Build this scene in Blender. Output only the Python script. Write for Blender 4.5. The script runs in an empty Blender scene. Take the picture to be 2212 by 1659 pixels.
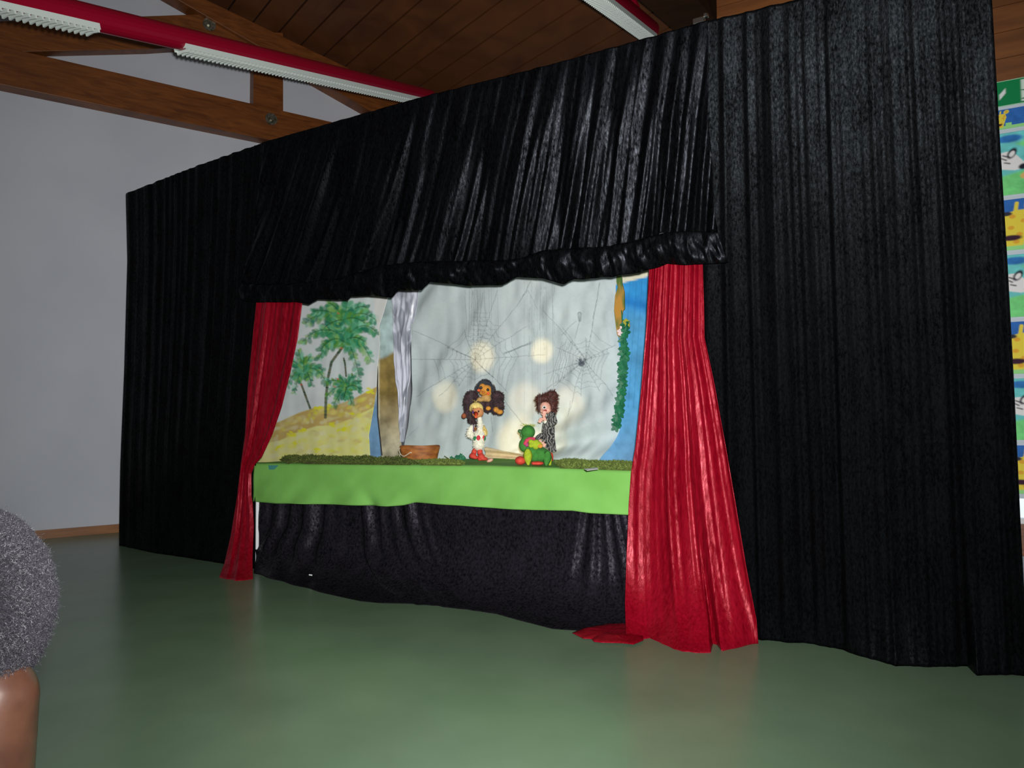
import bpy, bmesh, math, random
import numpy as np
from mathutils import Vector, Matrix, noise
random.seed(7); np.random.seed(7)
R = math.radians
SC = bpy.context.scene
COL = SC.collection
# ------------------------------------------------------------------ camera, light, exposure
# world: X runs along the front of the puppet stage (left end at 0), Y into the stage, Z up
F_PX = 1635.4
CAM = Vector((5.87, -3.6825, 1.05))
PITCH, ROLL, AZ = R(2.482), R(-0.293), R(30.693)      # AZ: camera looks this much left of +Y
_f = Vector((-math.sin(AZ) * math.cos(PITCH), math.cos(AZ) * math.cos(PITCH), math.sin(PITCH)))
_r = Vector((math.cos(AZ), math.sin(AZ), 0))
_u = _r.cross(_f)
_r2 = _r * math.cos(ROLL) + _u * math.sin(ROLL)
_u2 = -_r * math.sin(ROLL) + _u * math.cos(ROLL)
cd = bpy.data.cameras.new('camera'); cam = bpy.data.objects.new('camera', cd); COL.objects.link(cam)
cd.sensor_width = 36; cd.lens = 36 * F_PX / 2212; cd.clip_start = .02
m = Matrix((_r2, _u2, -_f)).transposed().to_4x4(); m.translation = CAM; cam.matrix_world = m
SC.camera = cam
SC.view_settings.view_transform = 'Standard'; SC.view_settings.look = 'None'
SC.view_settings.gamma = 1; SC.view_settings.use_curve_mapping = False
SC.view_settings.exposure = 0.0
w = bpy.data.worlds.new('world'); SC.world = w; w.use_nodes = True
w.node_tree.nodes['Background'].inputs[0].default_value = (.80, .92, 1, 1)
w.node_tree.nodes['Background'].inputs[1].default_value = .075
def lamp(name, typ, loc, energy, color=(1, 1, 1), target=None, **k):
    d = bpy.data.lights.new(name, typ); o = bpy.data.objects.new(name, d); COL.objects.link(o)
    o.location = loc; d.energy = energy; d.color = color
    for a, b in k.items(): setattr(d, a, b)
    if target is not None: o.rotation_euler = (Vector(target) - Vector(loc)).to_track_quat('-Z', 'Y').to_euler()
    return o
# the camera's own flash, just above the lens
lamp('camera_flash', 'SPOT', CAM + _u * .07 + _r * .03, 940, (1, .98, .96), CAM + _f * 4 + _u * .45 + _r * .0, spot_size=R(112), spot_blend=1.0, shadow_soft_size=.025)

# ------------------------------------------------------------------ geometry helpers
def ray(px, py): return _f + _r2 * ((px - 1106) / F_PX) + _u2 * ((829.5 - py) / F_PX)
def on_y(px, py, Y): d = ray(px, py); return CAM + d * ((Y - CAM.y) / d.y)
def on_z(px, py, Z):
    d = ray(px, py); P = CAM + d * ((Z - CAM.z) / d.z)
    if Z > .5:   # on the puppet table, whose left end stands a little lower
        for _ in range(6): z = Z - zT + z_top(P.x); P = CAM + d * ((z - CAM.z) / d.z)
    return P
zT = .765
def z_top(x): return zT - .040 * max(0., min(1., 1 - (x - XTAB) / 2.0))
XTAB = on_y(549, 1020, .05).x
def at(px, py, depth): return CAM + ray(px, py) * depth
G_DIR = Vector((math.cos(R(67.766)), math.sin(R(67.766)), 0)); G_N = Vector((G_DIR.y, -G_DIR.x, 0))  # gable wall, normal into the room
G_D = 7.853589
def on_g(px, py, off=0.0):
    d = ray(px, py); return CAM + d * (-(G_D - off) / d.dot(G_N))
def lin(c, k=1.0, cap=.9):
    o = []
    for v in c[:3]:
        v = v / 255; v = v / 12.92 if v <= .04045 else ((v + .055) / 1.055) ** 2.4
        o.append(min(cap, v / k))
    return tuple(o)
def interp(poly, t, i=0):
    # polyline of (px,py); value of the other coordinate at coordinate i == t
    if t <= poly[0][i]: return poly[0][1 - i]
    for a, b in zip(poly, poly[1:]):
        if t <= b[i]:
            f = (t - a[i]) / max(1e-9, b[i] - a[i]); return a[1 - i] + (b[1 - i] - a[1 - i]) * f
    return poly[-1][1 - i]
def mesh_obj(name, verts, faces, mat=None, parent=None, smooth=True, colors=None):
    me = bpy.data.meshes.new(name); me.from_pydata([tuple(v) for v in verts], [], faces); me.update()
    if colors is not None:
        a = me.color_attributes.new('Col', 'FLOAT_COLOR', 'POINT')
        c = np.ones((len(verts), 4), dtype=np.float32); c[:, :3] = colors; a.data.foreach_set('color', c.ravel())
    if mat: me.materials.append(mat)
    if smooth: me.polygons.foreach_set('use_smooth', [True] * len(me.polygons))
    o = bpy.data.objects.new(name, me); COL.objects.link(o)
    if parent: o.parent = parent
    return o
def bm_obj(name, bm, mat=None, parent=None, smooth=False):
    bmesh.ops.recalc_face_normals(bm, faces=bm.faces)
    me = bpy.data.meshes.new(name); bm.to_mesh(me); bm.free()
    if mat: me.materials.append(mat)
    if smooth: me.polygons.foreach_set('use_smooth', [True] * len(me.polygons))
    o = bpy.data.objects.new(name, me); COL.objects.link(o)
    if parent: o.parent = parent
    return o
def tag(o, label=None, cat=None, group=None, kind=None):
    if label: o['label'] = label
    if cat: o['category'] = cat
    if group: o['group'] = group
    if kind: o['kind'] = kind
    return o
def struct(o): o['kind'] = 'structure'; return o
def thing(name, label, cat, loc=(0, 0, 0), rz=0, group=None):
    o = bpy.data.objects.new(name, None); COL.objects.link(o); o.location = loc; o.rotation_euler = (0, 0, rz)
    o.empty_display_size = .05
    return tag(o, label, cat, group)
def box(bm, c, s, rot=None):
    mt = Matrix.Translation(Vector(c)) @ (rot.to_4x4() if rot else Matrix.Identity(4)) @ Matrix.Diagonal((s[0], s[1], s[2], 1))
    return bmesh.ops.create_cube(bm, size=1, matrix=mt)
def prism(bm, pts, vec):
    a = [bm.verts.new(p) for p in pts]; b = [bm.verts.new(Vector(p) + Vector(vec)) for p in pts]
    n = len(pts); bm.faces.new(a); bm.faces.new(b[::-1])
    for i in range(n): bm.faces.new((a[i], b[i], b[(i + 1) % n], a[(i + 1) % n]))
def tube(bm, pts, r, seg=6, cap=True):
    pts = [Vector(p) for p in pts]; rings = []
    for i, p in enumerate(pts):
        d = (pts[min(i + 1, len(pts) - 1)] - pts[max(i - 1, 0)]).normalized()
        a = d.cross(Vector((0, 0, 1)));
        if a.length < .01: a = d.cross(Vector((1, 0, 0)))
        a.normalize(); b = d.cross(a); rr = r[i] if isinstance(r, (list, tuple)) else r
        rings.append([bm.verts.new(p + a * (rr * math.cos(2 * math.pi * k / seg)) + b * (rr * math.sin(2 * math.pi * k / seg))) for k in range(seg)])
    for A, B in zip(rings, rings[1:]):
        for k in range(seg): bm.faces.new((A[k], A[(k + 1) % seg], B[(k + 1) % seg], B[k]))
    if cap: bm.faces.new(rings[0][::-1]); bm.faces.new(rings[-1])
def mod(o, t, **k):
    md = o.modifiers.new(t.lower(), t)
    for a, b in k.items(): setattr(md, a, b)
    return md
# ------------------------------------------------------------------ materials
def M(name, color=(.5, .5, .5), rough=.6, **k):
    mt = bpy.data.materials.new(name); mt.use_nodes = True
    b = mt.node_tree.nodes['Principled BSDF']
    b.inputs['Base Color'].default_value = (*color, 1); b.inputs['Roughness'].default_value = rough
    for a, v in k.items():
        b.inputs[a.replace('_', ' ')].default_value = v
    return mt
def nd(mt, t, **k):
    n = mt.node_tree.nodes.new(t)
    for a, v in k.items(): setattr(n, a, v)
    return n
def noise_mat(mt, c1, c2, scale=(8, 8, 8), detail=4, bump=0.0, lo=.35, hi=.65, dist=.0, coord='Object', rough=None, bscale=None):
    t = mt.node_tree; b = t.nodes['Principled BSDF']
    tc = nd(mt, 'ShaderNodeTexCoord'); mp = nd(mt, 'ShaderNodeMapping'); mp.inputs['Scale'].default_value = scale
    nz = nd(mt, 'ShaderNodeTexNoise'); nz.inputs['Scale'].default_value = 1; nz.inputs['Detail'].default_value = detail; nz.inputs['Distortion'].default_value = dist
    cr = nd(mt, 'ShaderNodeValToRGB'); cr.color_ramp.elements[0].position = lo; cr.color_ramp.elements[1].position = hi
    cr.color_ramp.elements[0].color = (*c1, 1); cr.color_ramp.elements[1].color = (*c2, 1)
    t.links.new(tc.outputs[coord], mp.inputs[0]); t.links.new(mp.outputs[0], nz.inputs['Vector'])
    t.links.new(nz.outputs[0], cr.inputs[0]); t.links.new(cr.outputs[0], b.inputs['Base Color'])
    if bump:
        bp = nd(mt, 'ShaderNodeBump'); bp.inputs['Strength'].default_value = bump; bp.inputs['Distance'].default_value = .01
        t.links.new(nz.outputs[0], bp.inputs['Height']); t.links.new(bp.outputs[0], b.inputs['Normal'])
    if rough:
        mr = nd(mt, 'ShaderNodeMapRange'); mr.inputs[1].default_value = lo; mr.inputs[2].default_value = hi
        mr.inputs[3].default_value = rough[0]; mr.inputs[4].default_value = rough[1]
        t.links.new(nz.outputs[0], mr.inputs[0]); t.links.new(mr.outputs[0], b.inputs['Roughness'])
    return mt
def velvet(name, c_dark, c_lite, tint, rough=(.34, .62), spec=(0.05, .9), scale=(60, 60, 22), sheen=.3, bump=.5, nap=0.0, big=.3):
    """crushed velvet: pile pressed in patches, so gloss and colour vary with a vertical streaky noise"""
    mt = M(name, c_dark, .5); t = mt.node_tree; b = t.nodes['Principled BSDF']
    tc = nd(mt, 'ShaderNodeTexCoord'); mp = nd(mt, 'ShaderNodeMapping'); mp.inputs['Scale'].default_value = scale
    nz = nd(mt, 'ShaderNodeTexNoise'); nz.inputs['Scale'].default_value = 1; nz.inputs['Detail'].default_value = 5; nz.inputs['Roughness'].default_value = .65; nz.inputs['Distortion'].default_value = .25
    mp2 = nd(mt, 'ShaderNodeMapping'); mp2.inputs['Scale'].default_value = (scale[0] * .12, scale[1] * .12, scale[2] * .09)
    n2 = nd(mt, 'ShaderNodeTexNoise'); n2.inputs['Scale'].default_value = 1; n2.inputs['Detail'].default_value = 3
    mx = nd(mt, 'ShaderNodeMath', operation='ADD'); mx2 = nd(mt, 'ShaderNodeMath', operation='MULTIPLY'); mx2.inputs[1].default_value = .5
    L = t.links.new
    L(tc.outputs['Object'], mp.inputs[0]); L(mp.outputs[0], nz.inputs['Vector']); L(tc.outputs['Object'], mp2.inputs[0]); L(mp2.outputs[0], n2.inputs['Vector'])
    ma = nd(mt, 'ShaderNodeMath', operation='MULTIPLY'); ma.inputs[1].default_value = 1 - big; mb = nd(mt, 'ShaderNodeMath', operation='MULTIPLY'); mb.inputs[1].default_value = big; mx2.inputs[1].default_value = 1
    L(nz.outputs[0], ma.inputs[0]); L(n2.outputs[0], mb.inputs[0]); L(ma.outputs[0], mx.inputs[0]); L(mb.outputs[0], mx.inputs[1]); L(mx.outputs[0], mx2.inputs[0])
    def rng(a, c):
        mr = nd(mt, 'ShaderNodeMapRange'); mr.inputs[1].default_value = .38; mr.inputs[2].default_value = .62; mr.inputs[3].default_value = a; mr.inputs[4].default_value = c
        L(mx2.outputs[0], mr.inputs[0]); return mr.outputs[0]
    L(rng(rough[1], rough[0]), b.inputs['Roughness']); L(rng(*spec), b.inputs['Specular IOR Level'])
    cr = nd(mt, 'ShaderNodeValToRGB'); cr.color_ramp.elements[0].position = .38; cr.color_ramp.elements[1].position = .62
    cr.color_ramp.elements[0].color = (*c_dark, 1); cr.color_ramp.elements[1].color = (*c_lite, 1)
    L(mx2.outputs[0], cr.inputs[0]); L(cr.outputs[0], b.inputs['Base Color'])
    b.inputs['Specular Tint'].default_value = (*tint, 1)
    b.inputs['Sheen Weight'].default_value = sheen; b.inputs['Sheen Roughness'].default_value = .35; b.inputs['Sheen Tint'].default_value = (*tint, 1)
    bp = nd(mt, 'ShaderNodeBump'); bp.inputs['Strength'].default_value = bump; bp.inputs['Distance'].default_value = .004
    L(nz.outputs[0], bp.inputs['Height'])
    if nap:   # the pile hangs downward, so the cloth shines toward someone below it
        va = nd(mt, 'ShaderNodeVectorMath', operation='ADD'); va.inputs[1].default_value = (0, 0, -nap); vn = nd(mt, 'ShaderNodeVectorMath', operation='NORMALIZE')
        L(bp.outputs[0], va.inputs[0]); L(va.outputs[0], vn.inputs[0]); L(vn.outputs[0], b.inputs['Normal'])
    else: L(bp.outputs[0], b.inputs['Normal'])
    return mt
def attr_mat(name, rough=.85, transl=0.0, bump=.15, bscale=300, spec=.2):
    mt = M(name, (1, 1, 1), rough); t = mt.node_tree; b = t.nodes['Principled BSDF']; L = t.links.new
    a = nd(mt, 'ShaderNodeAttribute', attribute_name='Col'); L(a.outputs['Color'], b.inputs['Base Color'])
    b.inputs['Specular IOR Level'].default_value = spec
    tc = nd(mt, 'ShaderNodeTexCoord'); nz = nd(mt, 'ShaderNodeTexNoise'); nz.inputs['Scale'].default_value = bscale
    bp = nd(mt, 'ShaderNodeBump'); bp.inputs['Strength'].default_value = bump; bp.inputs['Distance'].default_value = .002
    L(tc.outputs['Object'], nz.inputs['Vector']); L(nz.outputs[0], bp.inputs['Height']); L(bp.outputs[0], b.inputs['Normal'])
    if transl:
        tr = nd(mt, 'ShaderNodeBsdfTranslucent'); L(a.outputs['Color'], tr.inputs[0]); mx = nd(mt, 'ShaderNodeMixShader'); mx.inputs[0].default_value = transl
        out = [n for n in t.nodes if n.type == 'OUTPUT_MATERIAL'][0]
        L(b.outputs[0], mx.inputs[1]); L(tr.outputs[0], mx.inputs[2]); L(mx.outputs[0], out.inputs[0])
    return mt
BLACK = velvet('black_crushed_velvet', (.0012, .0012, .0015), (.0040, .0042, .0050), (.75, .88, 1), rough=(.34, .52), spec=(.012, .125), sheen=.0, scale=(120, 120, 50), bump=.5, nap=.42, big=.25)
BLACKS = velvet('black_satin_velvet', (.0008, .0008, .0010), (.0030, .0032, .0042), (.78, .85, 1), rough=(.30, .44), spec=(.01, .20), sheen=.0, scale=(110, 110, 34), bump=.4, nap=.30, big=.25)
SKIRT = velvet('black_velvet_skirt', (.0040, .0036, .0050), (.0165, .0150, .0205), (.88, .85, 1), rough=(.32, .46), spec=(.0, .16), sheen=.0, scale=(75, 75, 50), bump=.5, big=.2)
RED = velvet('red_crushed_velvet', (.15, .0008, .006), (.27, .003, .014), (1, .26, .30), rough=(.27, .45), spec=(.1, .85), sheen=.0, scale=(80, 80, 16), bump=.55, big=.35)
WOOD = noise_mat(M('stained_timber', (.1, .03, .01), .45), (.125, .034, .006), (.25, .078, .014), (3, 3, 22), 5, .1, .3, .7, 1.2)
WOODH = noise_mat(M('stained_timber_board', (.1, .03, .01), .5), (.105, .034, .012), (.18, .062, .020), (2.2, 2.2, 9), 5, .08, .3, .7, .8)
WOODB = noise_mat(M('stained_baseboard', (.1, .03, .01), .4), (.26, .10, .03), (.36, .15, .045), (3, 3, 30), 4, .05)
DARK = M('dark_gap', (.006, .004, .003), .8)
WALLM = noise_mat(M('white_plaster', (.7, .7, .7), .85), (.60, .63, .70), (.66, .69, .76), (1.2, 1.2, 1.2), 3, .03)
REDP = M('red_enamel', (.30, .003, .022), .28)
WHITEP = M('white_enamel', (.72, .80, .76), .35)
BLK = M('black_plastic', (.006, .006, .007), .5)
STEEL = M('steel', (.55, .55, .5), .3, Metallic=1.0)
CHROME = M('white_tube', (.85, .87, .9), .25)
FLOORM = noise_mat(M('green_linoleum', (.07, .14, .08), .25), (.124, .196, .120), (.160, .244, .152), (2.5, 2.5, 2.5), 6, .0, .25, .75)
_b = FLOORM.node_tree.nodes['Principled BSDF']; _b.inputs['Specular IOR Level'].default_value = .22; _b.inputs['Roughness'].default_value = .25
# ------------------------------------------------------------------ the setting
def quad(name, pts, mat, thick=.05, parent=None):
    bm = bmesh.new(); n = (Vector(pts[1]) - Vector(pts[0])).cross(Vector(pts[2]) - Vector(pts[0])).normalized()
    prism(bm, pts, n * thick); return bm_obj(name, bm, mat, parent)
struct(quad('floor', [(-8, -9, 0), (-8, 9, 0), (12, 9, 0), (12, -9, 0)], FLOORM, .08))
gp = lambda s, z, off=0.0: (CAM + G_N * -(G_D - off) + G_DIR * s) * 1 - Vector((0, 0, CAM.z)) + Vector((0, 0, z))
def g_st(P): d = P - (CAM - G_N * G_D); return d.dot(G_DIR)
struct(quad('wall_gable', [gp(-9, 0), gp(-9, 7.5), gp(6.5, 7.5), gp(6.5, 0)], WALLM, .2))
# make sure the wall thickness is behind its face
def beam(name, pts, off, mat, back=0.0):
    bm = bmesh.new(); prism(bm, [on_g(x, y, off) for x, y in pts], -G_N * (off - back)); o = bm_obj(name, bm, mat); mod(o, 'BEVEL', width=.006, segments=2); return struct(o)
s0 = g_st(on_g(-900, 1200)); s1 = g_st(on_g(255, 1152)) + 3
bm = bmesh.new(); hb = .075
prism(bm, [gp(s0 - 4, 0, .02), gp(s1, 0, .02), gp(s1, hb, .02), gp(s0 - 4, hb, .02)], -G_N * .02); struct(bm_obj('baseboard_left', bm, WOODB))
tz = on_g(300, 247).z
def exg(a, b, t): return (a[0] + (b[0] - a[0]) * t, a[1] + (b[1] - a[1]) * t)
t1 = beam('trim_1', [exg((4, 183), (570, 300), -.6), exg((4, 183), (570, 300), 1.8), exg((75, 116), (711, 262), 1.35), exg((75, 116), (711, 262), -.8)], .16, WOOD)
t2 = beam('trim_2', [(-400, 150), (40, 112), (320, 106), (550, 92), (600, 84), (548, 52), (445, 30), (-400, 60)], .13, WOOD)
t3 = beam('trim_3', [(549, 70), (547, 240), (612, 250), (612, 70)], .12, WOOD)
t4 = beam('trim_4', [exg((437, 30), (800, 239), -.5), exg((437, 30), (800, 239), 1.6), exg((433, -7), (778, 159), 1.9), exg((433, -7), (778, 159), -.6)], .18, WOOD)
for (x, y, par) in ((452, 53, t2), (586, 257, t1)):
    c = on_g(x, y, .17 if par is t1 else .14)
    bm = bmesh.new()
    rot = (-G_N).to_track_quat('Z', 'Y').to_matrix().to_4x4()
    bmesh.ops.create_cone(bm, cap_ends=True, segments=24, radius1=.062, radius2=.062, depth=.012, matrix=Matrix.Translation(c) @ rot)
    bmesh.ops.create_cone(bm, cap_ends=True, segments=6, radius1=.022, radius2=.022, depth=.05, matrix=Matrix.Translation(c) @ rot)
    bm_obj('bolt', bm, noise_mat(M('bolt_steel', (.25, .25, .2), .35, Metallic=.8), (.12, .13, .08), (.4, .4, .33), (40, 40, 40)), par)
# sloping plank ceiling: boards run away from the gable
PL = Vector((-.9256, .3785, 0))
A0 = on_g(433, 0, .0); A1 = on_g(778, 166, .0); sl = (A1 - A0).normalized(); up = sl.cross(PL); up = up if up.z > 0 else -up
bm = bmesh.new()
step = .262; first = on_g(545, 44, 0); t_first = (first - A0).dot(sl)
for k in range(-16, 24):
    a = A0 + sl * (t_first + k * step + .009); b = A0 + sl * (t_first + (k + 1) * step - .009)
    if b.z < 2.9: break
    prism(bm, [a, b, b - PL * 12, a - PL * 12], up * .03)
struct(bm_obj('ceiling', bm, WOODH))
bm = bmesh.new(); a = A0 - sl * 4.2 + up * .031; b = A0 + sl * 6 + up * .031
prism(bm, [a, b, b - PL * 12, a - PL * 12], up * .04); struct(bm_obj('trim_5', bm, DARK))
# wall behind the stage at the right, wood above, window with pictures
YB = 1.62
xl = on_y(1545, 30, YB).x
zw = on_y(2180, 175, YB).z
bm = bmesh.new()
for z in np.arange(zw, 5.2, .16):
    box(bm, ((xl + 11) / 2, YB + .06, z + .08), (11 - xl, .04, .156))
struct(bm_obj('trim_6', bm, noise_mat(M('cladding_wood', (.1, .03, .01), .5), (.15, .05, .012), (.24, .085, .02), (2, 2, 14), 4, .05)))
LDIR = Vector((math.sin(AZ * 0 + R(26)), 0, 0))
def az_dir(az, el):   # azimuth measured clockwise from the camera's heading
    h = (_f * 1.0); h.z = 0; h.normalize(); r = _r
    return (h * math.cos(az) + r * math.sin(az)) * math.cos(el) + Vector((0, 0, math.sin(el)))
LD = az_dir(R(25.5), R(14.5))
bm = bmesh.new(); c = at(1487, 42, 6.0); sd = LD.cross(Vector((0, 0, 1))).normalized(); uu = sd.cross(LD)
prism(bm, [c - LD * 5 + sd * .17 + uu * .0, c - LD * 5 - sd * .17, c - LD * 5 - sd * .17 + uu * .3, c - LD * 5 + sd * .17 + uu * .3], LD * 5.6)
struct(bm_obj('trim_7', bm, noise_mat(M('dark_beam', (.04, .015, .008), .75, Specular_IOR_Level=.15), (.042, .015, .005), (.075, .028, .009), (3, 3, 12))))
def yb(px, py, Y=YB): return on_y(px, py, Y)
z1 = yb(2205, 1132).z; z2 = yb(2205, 1200).z; zt = yb(2180, 235).z; z0 = yb(2200, 1080).z
bm = bmesh.new(); box(bm, ((xl + 11) / 2, YB + .09, z2 / 2), (11 - xl, .1, z2)); struct(bm_obj('wall_back', bm, M('pale_wall', (.35, .40, .45), .8)))
bm = bmesh.new(); box(bm, ((xl + 11) / 2, YB + .04, (z1 + z2) / 2), (11 - xl, .12, z1 - z2)); struct(bm_obj('trim_8', bm, WOOD))
wn = bpy.data.objects.new('window_1', None); COL.objects.link(wn); struct(wn)
bm = bmesh.new(); box(bm, ((xl + 11) / 2, YB + .06, z1 + .015), (11 - xl, .09, .03)); box(bm, ((xl + 11) / 2, YB + .06, zt + .03), (11 - xl, .09, .07))
for x in (5.3, 6.9, 8.5): box(bm, (x, YB + .06, (z1 + zt) / 2), (.07, .09, zt - z1))
bm_obj('window_frame', bm, M('window_frame_white', (.75, .78, .8), .4), wn)
bm = bmesh.new(); box(bm, ((xl + 11) / 2, YB + .075, (z1 + zt) / 2), (11 - xl, .006, zt - z1))
glass = M('bright_daylit_pane', (.6, .66, .72), .3, Emission_Color=(.85, .93, 1, 1), Emission_Strength=.55); bm_obj('pane', bm, glass, wn)
# ------------------------------------------------------------------ pendant lights
def light_line(name, p0, p1, segs, label, clip=None, wred=.12):
    """long red housing from p0 to p1 with white louvred troughs under the stretches given as (from, to) metres"""
    t = thing(name, label, 'light', p0); d = (p1 - p0); Ln = d.length; d.normalize()
    sd = d.cross(Vector((0, 0, 1))).normalized(); uu = sd.cross(d)
    if uu.z < 0: uu = -uu
    fr = lambda a, b, c: d * a + sd * b + uu * c
    bm = bmesh.new(); r = wred / 2; prof = [(r * math.cos(q), r * 1.05 * math.sin(q)) for q in np.linspace(0, 2 * math.pi, 20, endpoint=False)]
    prism(bm, [fr(0, a, b) for a, b in prof], d * Ln); bm_obj('housing', bm, REDP, t, False)
    for s0, s1 in segs:
        lz = -r * .98; bm = bmesh.new(); W = r * .80
        prism(bm, [fr(s0, -W, lz), fr(s0, W, lz), fr(s0, W, lz + .025), fr(s0, -W, lz + .025)], d * (s1 - s0))
        for sgn in (-1, 1):
            prism(bm, [fr(s0, sgn * W, lz), fr(s0, sgn * (W - .006), lz), fr(s0, sgn * (W - .006), lz - .010), fr(s0, sgn * W, lz - .010)], d * (s1 - s0))
        tr = bm_obj('trough', bm, WHITEP, t)
        bm = bmesh.new(); n = int((s1 - s0) / .036)
        for k in range(n):
            s = s0 + (k + .5) * (s1 - s0) / n
            prism(bm, [fr(s, -W, lz - .004), fr(s, W, lz - .004), fr(s, W * .98, lz - .026), fr(s, 0, lz - .020), fr(s, -W * .98, lz - .026)], d * .010)
        bm_obj('louvre', bm, WHITEP, tr)
    if clip:
        bm = bmesh.new()
        for s in clip: tube(bm, [fr(s, 0, r * .9), fr(s, 0, r + .35)], .012, 8)
        for s in clip: bmesh.ops.create_cone(bm, cap_ends=True, segments=16, radius1=.05, radius2=.03, depth=.05, matrix=Matrix.Translation(fr(s, 0, r + .02)))
        bm_obj('hanger', bm, REDP, t)
    return t
def line_pt(A, px):   # distance along -LD from A whose picture column is px
    lo, hi = -6., 8.
    def col(s):
        P = A - LD * s - CAM; return 1106 + F_PX * P.dot(_r2) / P.dot(_f)
    for _ in range(60):
        mid = (lo + hi) / 2
        if col(mid) > px: lo = mid
        else: hi = mid
    return lo
A = at(870, 196, 7.1); sA = line_pt(A, -420); s = lambda px: sA - line_pt(A, px)
light_line('pendant_light', A - LD * sA, A + LD * .5, [(s(-400), s(198)), (s(385), s(900))], 'long red tube light with white louvres crossing in front of the white gable wall', None, .135)
B = at(1402, 62, 6.4)
light_line('pendant_light', B - LD * 3.2, B + LD * .05, [(0.3, 3.22)], 'red tube light with white louvre at top centre above the black valance', (2.75,), .15)
# ------------------------------------------------------------------ cloth sheets
def sheet(name, mat, Lp, Rp, rows, cols, Y, fold, top=None, bottom=None, canvas=None, parent=None, zf=.0012, kb=2.0, kt=2.0, thick=.003, yfun=None, pool=0):
    """a hanging cloth; edges given as picture outlines, set on the plane Y (what would sink below zf lies on the floor)"""
    verts = []; cols_ = []; FH = {}
    yl0, yl1, yr0, yr1 = Lp[0][1], Lp[-1][1], Rp[0][1], Rp[-1][1]
    for i in range(rows + 1):
        v = i / rows; ly = yl0 + (yl1 - yl0) * v; ry = yr0 + (yr1 - yr0) * v
        lx = interp(Lp, ly, 1); rx = interp(Rp, ry, 1)
        for j in range(cols + 1):
            u = j / cols; px = lx + (rx - lx) * u; py = ly + (ry - ly) * u
            if top:
                x0 = Lp[0][0] + (Rp[0][0] - Lp[0][0]) * u; py += (interp(top, x0, 0) - (yl0 + (yr0 - yl0) * u)) * (1 - v) ** kt
            if bottom:
                x1 = Lp[-1][0] + (Rp[-1][0] - Lp[-1][0]) * u; py += (interp(bottom, x1, 0) - (yl1 + (yr1 - yl1) * u)) * v ** kb
            Yp = Y if yfun is None else Y + yfun(u, v)
            if pool:   # the lower hem sweeps forward to where it meets the floor
                if i == 0:
                    bx = Lp[-1][0] + (Rp[-1][0] - Lp[-1][0]) * u; by = interp(bottom, bx, 0) if bottom else yl1 + (yr1 - yl1) * u
                    FH[j] = on_z(bx, by, zf).y
                Yp += (FH[j] - Y) * v ** pool
            P = on_y(px, py, Yp); f = fold(u, v) * (1 - .6 * (v ** pool if pool else 0))
            P.y -= f; P.z = max(P.z, zf)
            if pool and i == rows: P.z = -.001
            verts.append(P)
            if canvas is not None: cols_.append(canvas.get(px, py))
    faces = [(i * (cols + 1) + j, (i + 1) * (cols + 1) + j, (i + 1) * (cols + 1) + j + 1, i * (cols + 1) + j + 1) for i in range(rows) for j in range(cols)]
    o = mesh_obj(name, verts, faces, mat, parent, True, cols_ if canvas is not None else None)
    if thick: mod(o, 'SOLIDIFY', thickness=thick, offset=-1)
    return o
def nz(x, y=0., z=0.): return noise.noise(Vector((x, y, z)))
def pleat(k, A, m_=.7, slant=0., seed=0., sharp=.6, k2=2.4, a2=.4, atop=1., abot=1.):
    def f(u, v):
        x = (u + slant * v) * k
        a = nz(x, v * m_, seed); b = nz(x * k2, v * m_ * 1.6, seed + 9)
        a = math.copysign(abs(a) ** sharp, a)
        return A * (a + a2 * b) * (atop + (abot - atop) * v)
    return f
# stage frame (rod and uprights) that carries the curtains
rod_z = on_y(1530, 52, .02).z
fr = thing('stage_frame', 'dark metal frame whose rod carries the black stage curtains', 'stage frame', (0, .10, 0))
bm = bmesh.new(); tube(bm, [(0, 0, on_y(272, 424, .05).z - .05), (2.2, 0, rod_z - .06), (6.0, 0, rod_z - .04)], .014, 10); bm_obj('rod', bm, BLK, fr)
for x in (.03, 5.93):
    bm = bmesh.new(); tube(bm, [(x, .03, .01), (x, .03, rod_z - .16)], .014, 10); tube(bm, [(x - .01, .03, .02), (x + .01, .5, .02)], .017, 8); bm_obj('upright', bm, BLK, fr)
c = on_y(1508, 44, .0)
bm = bmesh.new(); box(bm, (0, 0, 0), (.06, .03, .03)); box(bm, (.035, 0, .018), (.02, .03, .02)); cl = tag(bm_obj('clamp', bm, STEEL), 'small metal clamp on the stage rod above the valance end', 'clamp'); cl.location = c + Vector((0, .02, .005)); mod(cl, 'BEVEL', width=.004)
# left black side curtain
tag(sheet('black_curtain', BLACK, [(272, 415), (276, 560), (270, 800), (262, 1000), (258, 1178)], [(600, 300), (575, 700), (553, 960), (551, 1060), (551, 1229)], 130, 200, .05,
          pleat(26, .012, .5, 0, 3, .8), top=[(272, 418), (420, 360), (577, 305), (600, 298)], bottom=[(258, 1178), (330, 1194), (400, 1204), (551, 1229)], pool=10),
    'black crushed velvet curtain closing the stage at its left end beside the white wall', 'curtain')
# right black side curtain
tag(sheet('black_curtain', BLACK, [(1480, 56), (1485, 600), (1500, 1368)], [(2143, -106), (2143, 0), (2160, 300), (2176, 560), (2190, 820), (2204, 1120), (2222, 1452)], 220, 300, .05,
          pleat(20, .026, .5, 0, 11, .9, 2.6, .5, .3, 1.7), top=[(1480, 57), (1530, 45), (1720, -1), (2143, -106)], bottom=[(1500, 1368), (1640, 1382), (1720, 1388), (1800, 1398), (1870, 1420), (1935, 1438), (2000, 1440), (2090, 1440), (2110, 1460), (2222, 1458)], kb=6, pool=12),
    'tall black crushed velvet curtain closing the stage at its right end', 'curtain')
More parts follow.
